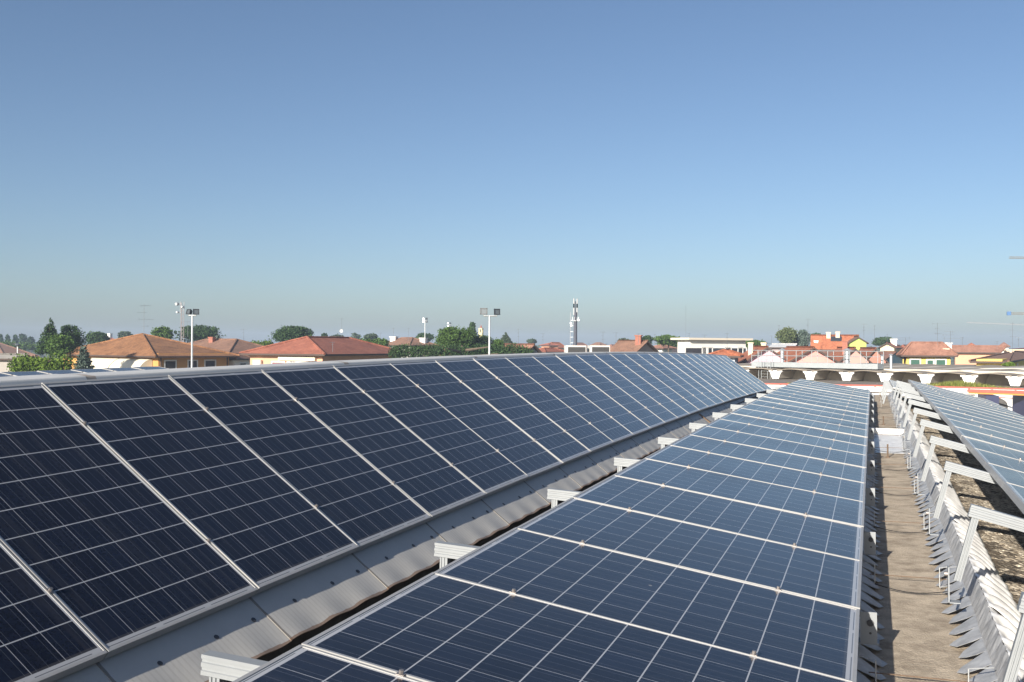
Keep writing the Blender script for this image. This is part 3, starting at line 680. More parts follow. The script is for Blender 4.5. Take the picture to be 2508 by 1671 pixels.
# pink gables
house('pink_house', 'pale lilac-pink gabled house under orange roof left of the steel gallery', 1814, 1930, 1990, 92, 8, 886, 850, 'orange', PINKW, kind='gableL', over=.5, bR=12, chims=[(.78, .35, .3, .45, M['chim']), (.42, .45, .3, .45, M['chim'])])
house('pink_house', 'salmon-pink gabled house under orange roof behind the steel gallery', 1922, 2047, 2100, 90, 5, 886, 851, 'orange', PINK, kind='gableL', over=.5, bR=12)
house('brown_house', 'brown-pink gabled house behind the gallery pipes', 2048, 2128, 2160, 96, 12, 884, 852, 'orange', (.50, .30, .26), kind='gableL', over=.4, bR=14, chims=[(.72, .2, .6, .5, M['brick'])])
house('brown_house', 'red-brown gabled house at the right end of the steel gallery', 2110, 2170, 2190, 98, 14, 884, 853, 'orange', (.42, .20, .15), kind='gableL', over=.4, bR=14)
house('small_house', 'house with white sheet roof before the tree clump right of centre', 1882, 1938, 1960, 130, 20, 852, 843, mat('white_sheet_roof', (.72, .72, .70), .6), (.5, .4, .38), kind='gableR', over=.4, bR=10)
# green house
gh = house('green_house', 'lime green house with orange roof carrying a dark solar collector', 1985, 2092, 2150, 125, 18, 846, 822, 'orange', GREEN, kind='gableR', over=.6,
      wins=[('L', .62, .5, .6, .9, N_), ('L', .55, .5, .6, .9, N_)], chims=[(.42, .4, .35, .5, M['chim']), (.66, .45, .3, .5, M['chim']), (.98, .2, -.8, .5, M['frame_w'])])
pt, a, b, ze, zr = house.info
sl = (zr-ze)/(b/2)
c = MB(); c.hexa([pt(a*.32, b*.12, ze+b*.12*sl+.12), pt(a*.60, b*.12, ze+b*.12*sl+.12), pt(a*.60, b*.36, ze+b*.36*sl+.12), pt(a*.32, b*.36, ze+b*.36*sl+.12)],
              [pt(a*.32, b*.12, ze+b*.12*sl+.2), pt(a*.60, b*.12, ze+b*.12*sl+.2), pt(a*.60, b*.36, ze+b*.36*sl+.2), pt(a*.32, b*.36, ze+b*.36*sl+.2)])
c.build('solar_collector', M['glass'], gh)
house('green_house', 'taller lime green block with dark lean-to roof right of the solar collector', 2090, 2122, 2172, 123, 10, 838, 826, 'old', GREEN, kind='gableL', over=.25, bR=10, ridge=0)
house('cyan_house', 'pale cyan gabled house wall left of the yellow house', 2160, 2165, 2212, 112, 30, 880, 862, 'rust', CYAN, kind='gableR', over=.3, aL=10)
yh = house('yellow_house', 'yellow house with red hipped roof and three green shuttered windows', 2205, 2328, 2380, 100, 14, 866, 840, 'rust', YELLOW, ridge=3, over=.6,
      wins=[('L', .80, .80, .85, .95, S_), ('L', .46, .85, .55, .95, S_), ('L', .22, .80, .85, .95, S_), ('R', .5, .9, 1.0, 1.4, N_)], chims=[(.05, .3, -.7, .7, M['chim']), (-.0, .9, -.1, .8, M['frame_w'])])
house('brown_roof_house', 'brown roofed house with yellow wall at the right edge, nearest of its cluster', 2395, 2455, 2540, 84, 30, 884, 861, 'old', YELLOW, over=.5, ridge=6, chims=[(.55, .4, .1, .7, M['chim'])], wins=[('R', .3, .7, .8, .7, M['frame_w'])])
house('red_roof_house', 'wide faded red roof directly behind the yellow house', 2330, 2440, 2500, 135, 20, 862, 848, 'rust', PEACH, over=.5, ridge=8)
house('distant_house', 'faded red roof at the right edge behind the brown one', 2450, 2510, 2600, 150, 30, 858, 849, 'red', CREAM, over=.5, ridge=8)
house('distant_house', 'small cream gabled house between green house and yellow house', 2165, 2190, 2208, 150, 30, 850, 840, 'orange', CREAM, kind='gableL', over=.4, chims=[(.3, .5, .5, .9, M['frame_w'])])
house('distant_house', 'small red roofed house just left of the yellow house roof', 2200, 2225, 2260, 165, 30, 861, 846, 'red', YELLOW, over=.4)
# scatter of distant roofs along the skyline
fars = [(632, 'far low red roof left of the peach house chimney'), (700, 'far roof just showing above the peach roof ridge'), (905, 'far pale roof right of the peach roof'), (1095, 'far roof hidden among the green hedge'), (1215, 'far roof behind the bell tower trees'),
        (1345, 'far roof close left of the cell mast foot'), (1470, 'far roof between cell mast and old brown house'), (1640, 'far roof just left of the flat white block'), (1760, 'far roof above the orange roofed house'), (2030, 'far roof behind the green house'), (2240, 'far roof above the yellow house'), (2390, 'far roof right of the yellow house'), (2470, 'far roof near the right edge')]
cols_ = ['rust', 'red', 'old', 'orange']
for i, (px, lab) in enumerate(fars):
    d_ = 230+random.random()*120
    house('distant_house', lab, px-16-random.random()*10, px, px+14+random.random()*14, d_, random.choice((25, 40, 55)), 846+random.random()*3, 839+random.random()*3, cols_[i % 4], random.choice((CREAM, WHITEW, PEACH)), over=.4, group='distant houses on the skyline')
# ================================================================== trees
def leaf_mat(name, c, c2):
    mt = bpy.data.materials.new(name); mt.use_nodes = True; n = mt.node_tree; b = n.nodes['Principled BSDF']; b.inputs['Roughness'].default_value = .75
    b.inputs['Specular IOR Level'].default_value = .25
    gi = n.nodes.new('ShaderNodeNewGeometry'); r = n.nodes.new('ShaderNodeValToRGB'); r.color_ramp.elements[0].color = (*c, 1); r.color_ramp.elements[1].color = (*c2, 1)
    n.links.new(gi.outputs['Random Per Island'], r.inputs[0]); n.links.new(r.outputs[0], b.inputs['Base Color']); return mt
LEAF = {'dark': leaf_mat('dark_leaves', (.022, .05, .016), (.05, .095, .03)), 'mid': leaf_mat('green_leaves', (.035, .075, .015), (.085, .15, .03)),
        'bright': leaf_mat('bright_leaves', (.06, .11, .012), (.13, .20, .025)), 'blue': leaf_mat('bluish_needles', (.05, .08, .06), (.12, .16, .13)),
        'olive': leaf_mat('olive_leaves', (.06, .085, .03), (.12, .145, .06)), 'haze': leaf_mat('far_leaves', (.04, .065, .035), (.07, .10, .06))}
M['bark'] = mat('bark', (.12, .09, .065), .95, noise=.2, nscale=4)
def crown_mesh(lobes, n, size, flat=0.0):
    """leaf quads scattered through ellipsoid lobes (cx,cy,cz,rx,ry,rz)"""
    vol = np.array([l[3]*l[4]*l[5] for l in lobes])**.67; cnt = np.maximum(20, (n*vol/vol.sum())).astype(int); V = []; Fc = []
    for l, c in zip(lobes, cnt):
        d = rng.normal(size=(c, 3)); d /= np.linalg.norm(d, axis=1)[:, None]
        rr = (.35+.65*rng.random(c)**.45)[:, None]
        # bumpy outline
        bump = 1+.16*np.sin(d[:, 0]*5+l[0])*np.cos(d[:, 2]*6+l[1]*3)+.15*rng.normal(size=c)
        pos = d*rr*bump[:, None]*np.array(l[3:6])+np.array(l[:3])
        a = rng.normal(size=(c, 3)); a[:, 2] *= (1-flat); a /= np.linalg.norm(a, axis=1)[:, None]
        b_ = np.cross(a, rng.normal(size=(c, 3))); b_ /= np.linalg.norm(b_, axis=1)[:, None]
        s = size*(.6+.8*rng.random(c))[:, None]
        q = np.stack([pos-a*s, pos-b_*s*.7, pos+a*s, pos+b_*s*.7], 1).reshape(-1, 3)
        V.append(q)
    V = np.concatenate(V); m_ = len(V)//4
    return V.tolist(), [(4*i, 4*i+1, 4*i+2, 4*i+3) for i in range(m_)]
def tree(name, label, px, pyT, pyB, wpx, dep, kind='round', leaf='mid', n=2600, cat='tree', group=None, cut=None):
    base = W3(px, 846, dep); k = dep/F; x, y = base.x, base.y
    zt = Zp(pyT, dep, px); zb_ = Zp(pyB, dep, px); hw = wpx*k/2*1.15; h = zt-zb_
    root = thing(name, label, cat, (x, y, GZ), (0, 0, 0), group)
    L_ = []
    rx, ry = rt.x, rt.y
    if kind in ('round', 'umbrella'):
        for i in range(12):
            a = rng.random()*6.28; e_ = rng.random()*1.5; q = .86+.14*rng.random()
            L_.append((x+hw*q*math.cos(e_)*math.cos(a), y+hw*q*math.cos(e_)*math.sin(a), zb_+h*(.50+.43*math.sin(e_)), hw*.17, hw*.17, h*.10))
    if kind == 'round':
        for i in range(9):
            a = rng.random()*6.28; q = rng.random()**.5*.55
            L_.append((x+hw*q*math.cos(a), y+hw*q*math.sin(a), zb_+h*(.35+.4*rng.random()), hw*(.38+.2*rng.random()), hw*(.38+.2*rng.random()), h*(.22+.12*rng.random())))
        L_.append((x, y, zb_+h*.5, hw*.75, hw*.75, h*.46))
    elif kind == 'umbrella':
        for i in range(11):
            a = rng.random()*6.28; q = rng.random()**.5*.62
            L_.append((x+hw*q*math.cos(a), y+hw*q*math.sin(a), zb_+h*(.5+.25*(1-q)), hw*.36, hw*.36, h*.26))
        L_.append((x, y, zb_+h*.5, hw*.8, hw*.8, h*.42))
    elif kind == 'column':
        for i in range(7):
            t_ = i/6; w_i = hw*(.45+.55*math.sin(math.pi*(.15+.75*t_)))
            L_.append((x+hw*.12*rng.normal(), y, zb_+h*(.08+.84*t_), w_i, w_i, h*.12))
    elif kind == 'cone':
        for i in range(9):
            t_ = i/8; w_i = hw*(1.02-t_*.88)
            for j in range(3 if t_ < .8 else 1):
                a = j*2.1+i; L_.append((x+w_i*.4*math.cos(a), y+w_i*.4*math.sin(a), zb_+h*(.07+.87*t_), w_i*.62, w_i*.62, h*.085))
    elif kind == 'layered':
        for i in range(10):
            t_ = i/9; w_i = hw*(1.0-t_*.78)
            for j in range(3):
                a = j*2.1+i*1.3; L_.append((x+w_i*.55*math.cos(a), y+w_i*.55*math.sin(a), zb_+h*(.05+.9*t_), w_i*.6, w_i*.6, h*.045))
    elif kind == 'bush':
        for i in range(14):
            q = (rng.random()-.5)*1.5*hw; L_.append((x+rx*q, y+ry*q+rng.normal()*hw*.15, zb_+h*(.3+.3*rng.random()), hw*.33, hw*.33, h*(.32+.12*rng.random())))
        L_.append((x, y, zb_+h*.3, hw*.9, hw*.5, h*.5))
    elif kind == 'hedge':
        m_ = max(6, int(wpx/14))
        for i in range(m_):
            q = (i/(m_-1)-.5)*2*hw; L_.append((x+rx*q, y+ry*q, zb_+h*(.30+.22*rng.random()), hw/m_*2.4, hw/m_*2.4, h*(.38+.14*rng.random())))
    size = max(.08, .70*k*2.449*1.15)
    V, Fq = crown_mesh(L_, int(n*1.8), size)
    # keep leaves above the ground
    mb = MB(); mb.v = V; mb.f = Fq; mb.build('crown', LEAF[leaf], root)
    tb = MB()
    r0_ = max(.10, hw*.07); tb.tube((x, y, GZ), (x+.1, y, zb_+h*.35), r0_, 7, r0_*.6); tb.tube((x+.1, y, zb_+h*.35), (x, y+.1, zb_+h*.8), r0_*.6, 6, r0_*.2)
    for j in range(5):
        a = j*1.26+rng.random(); z0 = zb_+h*(.1+.1*j); tb.tube((x, y, z0), (x+hw*.6*math.cos(a), y+hw*.6*math.sin(a), z0+h*.25), r0_*.35, 5, r0_*.1)
    tb.build('trunk', M['bark'], root)
    return root
tree('conifer', 'dark tall conifer with pointed leaning top at far left', 122, 778, 866, 62, 92, 'cone', 'dark', 3600)
tree('broadleaf_tree', 'dark leafy tree right beside the tall conifer', 172, 796, 868, 62, 94, 'round', 'dark', 3000)
tree('yellowish_tree', 'yellow-green leafy tree in front of the dark conifer', 150, 818, 880, 62, 88, 'round', 'mid', 2400)
tree('bush', 'big bright green bush at left just beyond the distant panels', 98, 866, 925, 150, 70, 'bush', 'bright', 5200, 'bush')
tree('weeping_cedar', 'bluish grey weeping cedar in front of the orange house', 205, 849, 916, 46, 76, 'layered', 'blue', 2600)
tree('broadleaf_tree', 'dark trees left of the orange house ridge', 238, 814, 850, 52, 150, 'round', 'dark', 2000)
tree('broadleaf_tree', 'small rounded tree behind the left slope of the orange roof', 307, 812, 835, 34, 210, 'round', 'haze', 1200)
tree('broadleaf_tree', 'rounded green tree behind the orange house ridge', 402, 801, 838, 50, 140, 'round', 'mid', 2200)
tree('pine_tree', 'large spreading dark tree behind the tall floodlight at left', 485, 797, 852, 116, 145, 'umbrella', 'dark', 4200)
tree('cedar_tree', 'bluish cedar at the right edge of the large spreading tree', 532, 822, 852, 34, 140, 'layered', 'blue', 1400)
tree('bush', 'bright green bush left of the peach house roof', 640, 833, 856, 60, 130, 'bush', 'bright', 2000, 'bush')
tree('pine_tree', 'dense dark green dome tree behind the peach house', 716, 799, 842, 96, 135, 'round', 'dark', 4600)
tree('broadleaf_tree', 'tiny dark tree on the peach roof skyline, left one', 794, 816, 832, 13, 200, 'round', 'dark', 500)
tree('broadleaf_tree', 'low pale tree behind the peach roof ridge', 825, 820, 834, 30, 220, 'round', 'haze', 700)
tree('bare_tree', 'thin far tree left of the rounded far tree', 871, 816, 838, 22, 250, 'column', 'haze', 260)
tree('broadleaf_tree', 'far rounded greyish tree right of the peach roof', 908, 818, 842, 30, 210, 'round', 'haze', 1100)
tree('hedge', 'green hedge falling behind the right slope of the peach roof', 905, 829, 850, 60, 120, 'hedge', 'mid', 2000, 'hedge')
tree('broadleaf_tree', 'rounded dark tree behind the white house roof', 1038, 817, 842, 46, 190, 'round', 'dark', 1600)
tree('pine_tree', 'big bushy pine left of the cypress', 1112, 802, 864, 88, 98, 'round', 'mid', 6000)
tree('cypress', 'tall slim dark cypress beside the yellow bell tower', 1156, 791, 830, 16, 150, 'column', 'dark', 1500)
tree('pine_tree', 'green pine below the cypress', 1166, 818, 868, 74, 100, 'round', 'dark', 4200)
tree('hedge', 'long dark hedge in front of the bushy pine', 1130, 839, 880, 280, 92, 'hedge', 'dark', 8000, 'hedge')
tree('conifer', 'pale green pointed tree right of the twin floodlight', 1238, 814, 846, 36, 150, 'cone', 'haze', 1400)
tree('broadleaf_tree', 'leafy tree beside the twin floodlight pole', 1218, 832, 866, 40, 104, 'round', 'mid', 1500)
tree('broadleaf_tree', 'small far dome tree left of the cell mast', 1302, 831, 843, 24, 260, 'round', 'haze', 800)
tree('broadleaf_tree', 'loose pale tree left of the old brown house', 1528, 829, 850, 30, 170, 'round', 'haze', 900)
tree('broadleaf_tree', 'dark tree behind the brick chimney', 1585, 823, 845, 30, 150, 'round', 'dark', 1300)
tree('umbrella_pine', 'broad round umbrella pine left of the flat white block', 1636, 821, 848, 62, 150, 'umbrella', 'mid', 3000)
tree('hedge', 'row of low green trees behind the flat white block', 1745, 831, 850, 200, 170, 'hedge', 'mid', 3600, 'hedge')
tree('broadleaf_tree', 'rounded tree just right of the flat white block', 1842, 833, 856, 46, 140, 'round', 'mid', 1600)
tree('broadleaf_tree', 'large green tree right of centre above the pink gable', 1925, 803, 848, 46, 150, 'round', 'olive', 2800)
tree('broadleaf_tree', 'second green tree adjoining the large one', 1944, 810, 850, 34, 152, 'round', 'olive', 1800)
tree('conifer', 'grey-green conifers left of the green house', 1970, 810, 854, 26, 150, 'column', 'blue', 1600)
tree('broadleaf_tree', 'dark round tree behind the green house chimney', 1998, 817, 842, 34, 175, 'round', 'dark', 1400)
tree('broadleaf_tree', 'dark round tree right of the green house', 2160, 826, 848, 38, 190, 'round', 'dark', 1500)
tree('hedge', 'low tree line between the green and yellow houses', 2215, 845, 854, 70, 200, 'hedge', 'haze', 900, 'hedge')
tree('bush', 'small bush by the yellow wall at the right edge', 2471, 888, 896, 26, 78, 'bush', 'bright', 500, 'bush')
for i, (px, w_, t_, b_) in enumerate(((2, 10, 820, 852), (19, 10, 821, 848), (38, 11, 821, 848), (56, 17, 819, 850), (75, 16, 826, 850), (217, 8, 818, 834))):
    tree('poplar', 'distant dark poplar on the left skyline, %s from the left edge' % ORD[i+1], px, t_, b_, w_, 300, 'column', 'dark', 600, 'tree', 'distant poplars at left')
tree('hedge', 'low green trees under the distant poplars', 25, 836, 856, 90, 220, 'hedge', 'mid', 1400, 'hedge')
# far wood closing the horizon all round
V = []; Fq = []
L_ = []
for i in range(300):
    a = YAW+R(-50+i/3.0)*-1; d_ = 520+rng.random()*160; h_ = 6.2+2.2*rng.random()
    L_.append((-math.sin(a)*d_, math.cos(a)*d_, GZ+h_*.45, 6+3*rng.random(), 6, h_*.5))
V, Fq = crown_mesh(L_, 16000, 1.25); mb = MB(); mb.v = V; mb.f = Fq
struct(mb.build('far_wood', LEAF['haze']), 'stuff', label='low far-off wood along the flat horizon', category='woodland')

# ================================================================== masts, lights, antennas
def floodlight(px, pyTop, pyBase, dep, lamps, label):
    k = dep/F; p = W3(px, pyTop, dep); r = Vector((rt.x, rt.y, 0)).normalized(); f = Vector((fw.x, fw.y, 0)).normalized()
    root = thing('floodlight_pole', label, 'floodlight', (p.x, p.y, GZ))
    z = p.z; mb = MB(); mb.tube((p.x, p.y, GZ), (p.x, p.y, z), .085, 10, .06); mb.build('pole', M['steel'], root)
    lo = min(l[0] for l in lamps); hi = max(l[0] for l in lamps)
    mb = MB(); a = Vector((p.x, p.y, z))+r*lo*k; b = Vector((p.x, p.y, z))+r*hi*k; mb.tube(a, b, .05, 8); mb.build('crossbar', M['steel'], root)
    for dx, dy, w_, h_, yaw, pit in lamps:
        c = Vector((p.x, p.y, z))+r*dx*k+Vector((0, 0, dy*k)); w2, h2 = w_*k/2, h_*k/2
        ex = (r*math.cos(yaw)+f*math.sin(yaw)); n_ = (-f*math.cos(yaw)+r*math.sin(yaw)); uz = (Vector((0, 0, 1))*math.cos(pit)-n_*math.sin(pit)); n2 = ex.cross(uz); n2 = n2 if n2.dot(-f) > 0 else -n2
        mb = MB(); o = c-ex*w2-uz*h2
        mb.hexa([o, o+ex*2*w2, o+ex*2*w2+uz*2*h2, o+uz*2*h2], [o-n2*.22+ex*w2*.4+uz*h2*.4, o-n2*.22+ex*1.6*w2+uz*h2*.4, o-n2*.22+ex*1.6*w2+uz*1.6*h2, o-n2*.22+ex*w2*.4+uz*1.6*h2])
        # rim
        for q0, q1, t1 in ((o, ex*2*w2, uz*h2*.28), (o+uz*h2*1.72, ex*2*w2, uz*h2*.28), (o, ex*w2*.28, uz*2*h2), (o+ex*w2*1.72, ex*w2*.28, uz*2*h2)):
            mb.obox(q0, q1, t1, n2*.05)
        lp = mb.build('lamp_housing', M['lamp'], root)
        g_ = MB(); g_.obox(o+ex*w2*.28+uz*h2*.28, ex*w2*1.44, uz*h2*1.44, n2*.015); g_.build('lamp_glass', M['lampglass'], lp, off=root['_o'])
        s_ = MB(); s_.tube(c-uz*h2, Vector((c.x, c.y, z)), .03, 6); s_.build('bracket', M['steel'], root)
    return root
M['lamp'] = mat('dark_lamp_body', (.03, .035, .04), .5); M['lampglass'] = mat('lamp_glass', (.12, .14, .15), .15, .3)
floodlight(471, 773, 900, 66, [(-9, 9, 13, 13, -.5, .3), (9, 9, 15, 14, .35, .25)], 'grey floodlight pole with two dark lamps before the orange house')
floodlight(1199, 774, 870, 66, [(-14, 11, 18, 16, -.15, .1), (18, 10, 16, 15, .4, .1)], 'grey pole with two wide-set floodlights before the cypress')
floodlight(1041, 785, 870, 160, [(-4, 4, 5, 5, -.2, .2), (4, 4, 5, 5, .2, .2), (-4, -3, 5, 5, -.2, .2), (4, -3, 5, 5, .2, .2)], 'distant floodlight mast behind the white house')
floodlight(1100, 796, 870, 190, [(-3, 4, 4, 4, -.2, .2), (3, 4, 4, 4, .2, .2), (-3, -3, 4, 4, -.2, .2), (3, -3, 4, 4, .2, .2)], 'distant floodlight head above the big bushy pine')
def street_lamp(px, pyT, dep, label):
    p = W3(px, pyT, dep); root = thing('street_lamp', label, 'street lamp', (p.x, p.y, GZ))
    mb = MB(); mb.tube((p.x, p.y, GZ), (p.x, p.y, p.z), .07, 8); mb.build('pole', M['steel'], root)
    mb = MB(); mb.ell((p.x, p.y, p.z+.15), .32, .32, .2); mb.build('lamp_head', M['lampglass'], root)
street_lamp(43, 848, 120, 'small round headed street lamp before the brown roof at far left')
street_lamp(2295, 832, 95, 'slim grey lamp column just left of the yellow house') if False else None
# cell mast
M['gal_'] = mat('grey_antenna_cover', (.36, .37, .38), .6)
p = W3(1409, 870, 140); root = thing('cell_mast', 'dark telecom mast with white panel antennas beyond the ridge', 'mast', (p.x, p.y, GZ))
zt = Zp(738, 140, 1409); mb = MB(); mb.tube((p.x, p.y, GZ), (p.x, p.y, Zp(765, 140, 1409)), .34, 12, .22); mb.tube((p.x, p.y, Zp(765, 140, 1409)), (p.x, p.y, zt), .08, 8); mb.build('pole', mat('dark_mast_paint', (.06, .065, .085), .6), root)
for zc, hh in ((743, 1.3), (758, 1.6)):
    for a in (.6, 3.6):
        mb = MB(); z = Zp(zc, 140, 1409); c = Vector((p.x+.24*math.cos(a), p.y+.24*math.sin(a), z)); mb.box(c-Vector((.075, .075, hh/2)), c+Vector((.075, .075, hh/2))); mb.tube(c, (p.x, p.y, z), .04, 5); mb.build('panel_antenna', M['gal_'], root)
z = Zp(787, 140, 1409); mb = MB(); mb.tube((p.x, p.y, z), (p.x, p.y, z+.08), .5, 16)
for a in range(8): mb.tube((p.x+.47*math.cos(a*.785), p.y+.47*math.sin(a*.785), z), (p.x+.47*math.cos(a*.785), p.y+.47*math.sin(a*.785), z+.6), .015, 4)
mb.build('platform', M['steel'], root)
mb = MB(); mb.tube((p.x-.75, p.y-.1, GZ), (p.x-.70, p.y-.1, Zp(765, 140, 1409)), .05, 5)
for j in range(13): zz = GZ+1+j*.8; mb.tube((p.x-.75, p.y-.1, zz), (p.x-.3, p.y-.1, zz), .03, 4)
mb.build('ladder', M['steel'], root)
for dz, dx in ((792, -.6), (797, -.55), (784, .5)):
    mb = MB(); mb.tube((p.x+dx, p.y-.25, Zp(dz, 140, 1409)), (p.x+dx, p.y-.05, Zp(dz, 140, 1409)), .16, 10); mb.tube((p.x+dx, p.y, Zp(dz, 140, 1409)), (p.x, p.y, Zp(dz, 140, 1409)), .04, 5); mb.build('dish', M['steel'], root)
# lattice radio mast left
p = W3(446, 810, 130); root = thing('radio_mast', 'thin lattice radio mast with white drum dish behind the orange house', 'mast', (p.x, p.y, GZ)); zt = Zp(741, 130, 446)
mb = MB(); c3 = [(p.x+.22*math.cos(a), p.y+.22*math.sin(a)) for a in (0.4, 2.5, 4.6)]
for x, y in c3: mb.tube((x, y, GZ), (x, y, zt), .03, 5)
z = GZ; i = 0
while z < zt-.5:
    for j in range(3): mb.tube((*c3[j], z), (*c3[(j+1) % 3], z+.5), .014, 4)
    z += .5
mb.build('lattice', mat('mast_paint', (.30, .26, .26), .6), root)
for py_, dx, rr, m_ in ((745, -.6, .2, 'gal_'), (765, -.5, .13, 'steel'), (752, .3, .12, 'steel')):
    z = Zp(py_, 130, 446); mb = MB(); mb.tube((p.x+dx, p.y-.5, z), (p.x+dx, p.y-.1, z), rr, 14); mb.tube((p.x+dx, p.y-.1, z), (p.x, p.y, z), .04, 5); mb.build('dish', M[m_], root)
for dx in (.3, -.3):
    mb = MB(); mb.tube((p.x+dx, p.y, Zp(762, 130, 446)), (p.x+dx, p.y, Zp(739, 130, 446)), .05, 6); mb.build('whip', M['steel'], root)
# television antennas
def antenna(px, pyT, pyB, dep, label, booms=2, w_=14, flip=1, dish=False):
    k = dep/F; p = W3(px, pyT, dep); zb__ = Zp(pyB, dep, px); r = Vector((rt.x, rt.y, 0)).normalized(); f = Vector((fw.x, fw.y, 0)).normalized()
    root = thing('television_antenna', label, 'antenna', (p.x, p.y, zb__))
    th = max(.018, .19*k*1.0); ang = .3+rng.random()*.5
    mb = MB(); mb.tube((p.x, p.y, zb__), (p.x, p.y, p.z), th, 5); mb.build('mast', M['ant'], root)
    d = (r*math.cos(ang)*flip+f*math.sin(ang)); s_ = Vector((-d.y, d.x, 0))
    H_ = p.z-zb__
    for j in range(booms):
        z = p.z-.04*H_-j*H_*.22; ln = w_*k*(1 if j % 2 == 0 else .6); off = -.65*ln if j % 2 == 0 else -.3*ln
        if j % 2: d = Vector((s_.x, s_.y, 0)); s_ = Vector((-d.y, d.x, 0))
        c = Vector((p.x, p.y, z)); mb = MB(); mb.tube(c+d*off, c+d*(off+ln), th*.7, 4)
        m_ = 9 if j == 0 else 6
        for i in range(m_):
            q = c+d*(off+ln*i/(m_-1)); e = ln*(.10+.05*i/m_); mb.tube(q-s_*e, q+s_*e, th*.45, 3)
        q = c+d*(off+ln*.98)
        mb.tube(q-Vector((0, 0, ln*.10)), q+Vector((0, 0, ln*.10)), th*.5, 3)
        mb.build('boom', M['ant'], root)
    if dish:
        mb = MB(); z = zb__+H_*.35; c = Vector((p.x, p.y, z))-f*.3; mb.grid(lambda a, b: c+(r*math.cos(6.283*a)+Vector((0, 0, 1))*math.sin(6.283*a))*.25*b-f*(.07*(b*b)), 16, 4); mb.build('dish', M['frame_w'], root)
    return root
M['ant'] = mat('antenna_metal', (.20, .22, .24), .5, .4)
A_ = [(353, 746, 822, 96, 'tall antenna on the peak of the orange house', 4, 40, -1), (460, 786, 826, 125, 'small antenna behind the orange house roof', 2, 12, 1), (597, 805, 845, 140, 'faint antenna between the orange and peach houses', 2, 16, -1),
      (837, 779, 828, 150, 'tall antenna with small dish behind the peach roof', 2, 10, 1), (815, 838, 862, 88, 'faint antenna on the right slope of the peach roof', 2, 14, 1), (964, 803, 842, 150, 'antenna above the left brown roof of the white house', 2, 8, 1), (1001, 803, 842, 152, 'antenna above the ridge of the white house', 2, 8, 1), (932, 815, 842, 180, 'short antenna right of the far rounded tree', 1, 8, 1),
      (1270, 805, 845, 150, 'antenna above the grey gable house', 3, 12, -1), (1330, 816, 850, 170, 'antenna left of the cell mast', 3, 12, 1), (1477, 812, 852, 130, 'left of two antennas above the right roof housing', 3, 14, 1), (1509, 814, 850, 135, 'right of two antennas above the right roof housing', 2, 14, 1),
      (1564, 817, 842, 105, 'antenna beside the brick chimney', 2, 10, 1), (1604, 818, 860, 120, 'antenna on the right end of the old brown roof', 2, 6, 1), (1680, 748, 840, 200, 'very tall thin whip aerial left of the flat white block', 1, 3, 1), (1688, 816, 842, 130, 'antenna above the left end of the white block', 2, 10, 1), (1726, 820, 842, 125, 'antenna above the middle of the white block', 3, 14, 1), (1781, 816, 858, 110, 'antenna above the right end of the white block', 2, 10, 1),
      (1908, 796, 848, 120, 'tall antenna in front of the large green tree', 2, 8, 1), (1979, 780, 845, 120, 'tall antenna with loops left of the green house', 3, 16, -1), (1890, 822, 845, 120, 'low antenna left of the large green tree', 1, 12, -1), (2116, 793, 828, 125, 'antenna with three short booms above the green house', 3, 14, -1), (2142, 797, 835, 125, 'slim antenna right of the green house roof', 2, 8, 1), (2173, 818, 848, 150, 'faint antenna right of the dark round tree', 2, 8, 1),
      (2218, 827, 850, 120, 'wide low antenna left of the yellow house', 2, 44, 1), (2296, 791, 846, 100, 'antenna with two long booms above the yellow house', 3, 34, -1), (2328, 811, 848, 100, 'tall antenna with wide booms right of the yellow house peak', 3, 44, 1), (2357, 826, 850, 110, 'short antenna behind the yellow house chimney', 2, 12, 1), (2442, 836, 855, 130, 'short faint antenna above the wide faded roof', 2, 18, 1), (2480, 790, 862, 105, 'tall antenna at the right edge above the brown roofs', 4, 16, 1), (2495, 826, 850, 110, 'last antenna at the right edge of the town', 2, 22, -1)]
for px, a, b, d_, lab, bo, w_, fl in A_: antenna(px, a, b, d_, lab, bo, w_, fl, dish=('dish' in lab))
# yellow bell tower
p = W3(1178, 846, 330); k = 330/F; root = thing('bell_tower', 'small distant yellow bell tower beside the cypress', 'tower', (p.x, p.y, GZ)); w_ = 4.6*k
z1 = Zp(815, 330, 1178); mb = MB(); mb.box((p.x-w_, p.y-w_, GZ), (p.x+w_, p.y+w_, z1)); mb.build('shaft', wall((.76, .66, .36)), root)
mb = MB()
for sx in (-1, 1):
    for sy in (-1, 1): mb.box((p.x+sx*w_*.72-w_*.24, p.y+sy*w_*.72-w_*.24, z1), (p.x+sx*w_*.72+w_*.24, p.y+sy*w_*.72+w_*.24, z1+1.1))
mb.box((p.x-w_, p.y-w_, z1+1.1), (p.x+w_, p.y+w_, z1+1.5)); mb.build('belfry', wall((.76, .66, .36)), root)
mb = MB(); mb.tube((p.x, p.y, z1+1.5), (p.x, p.y, z1+2.6), w_*.8, 8, .05); mb.build('roof', TILE['red'], root)
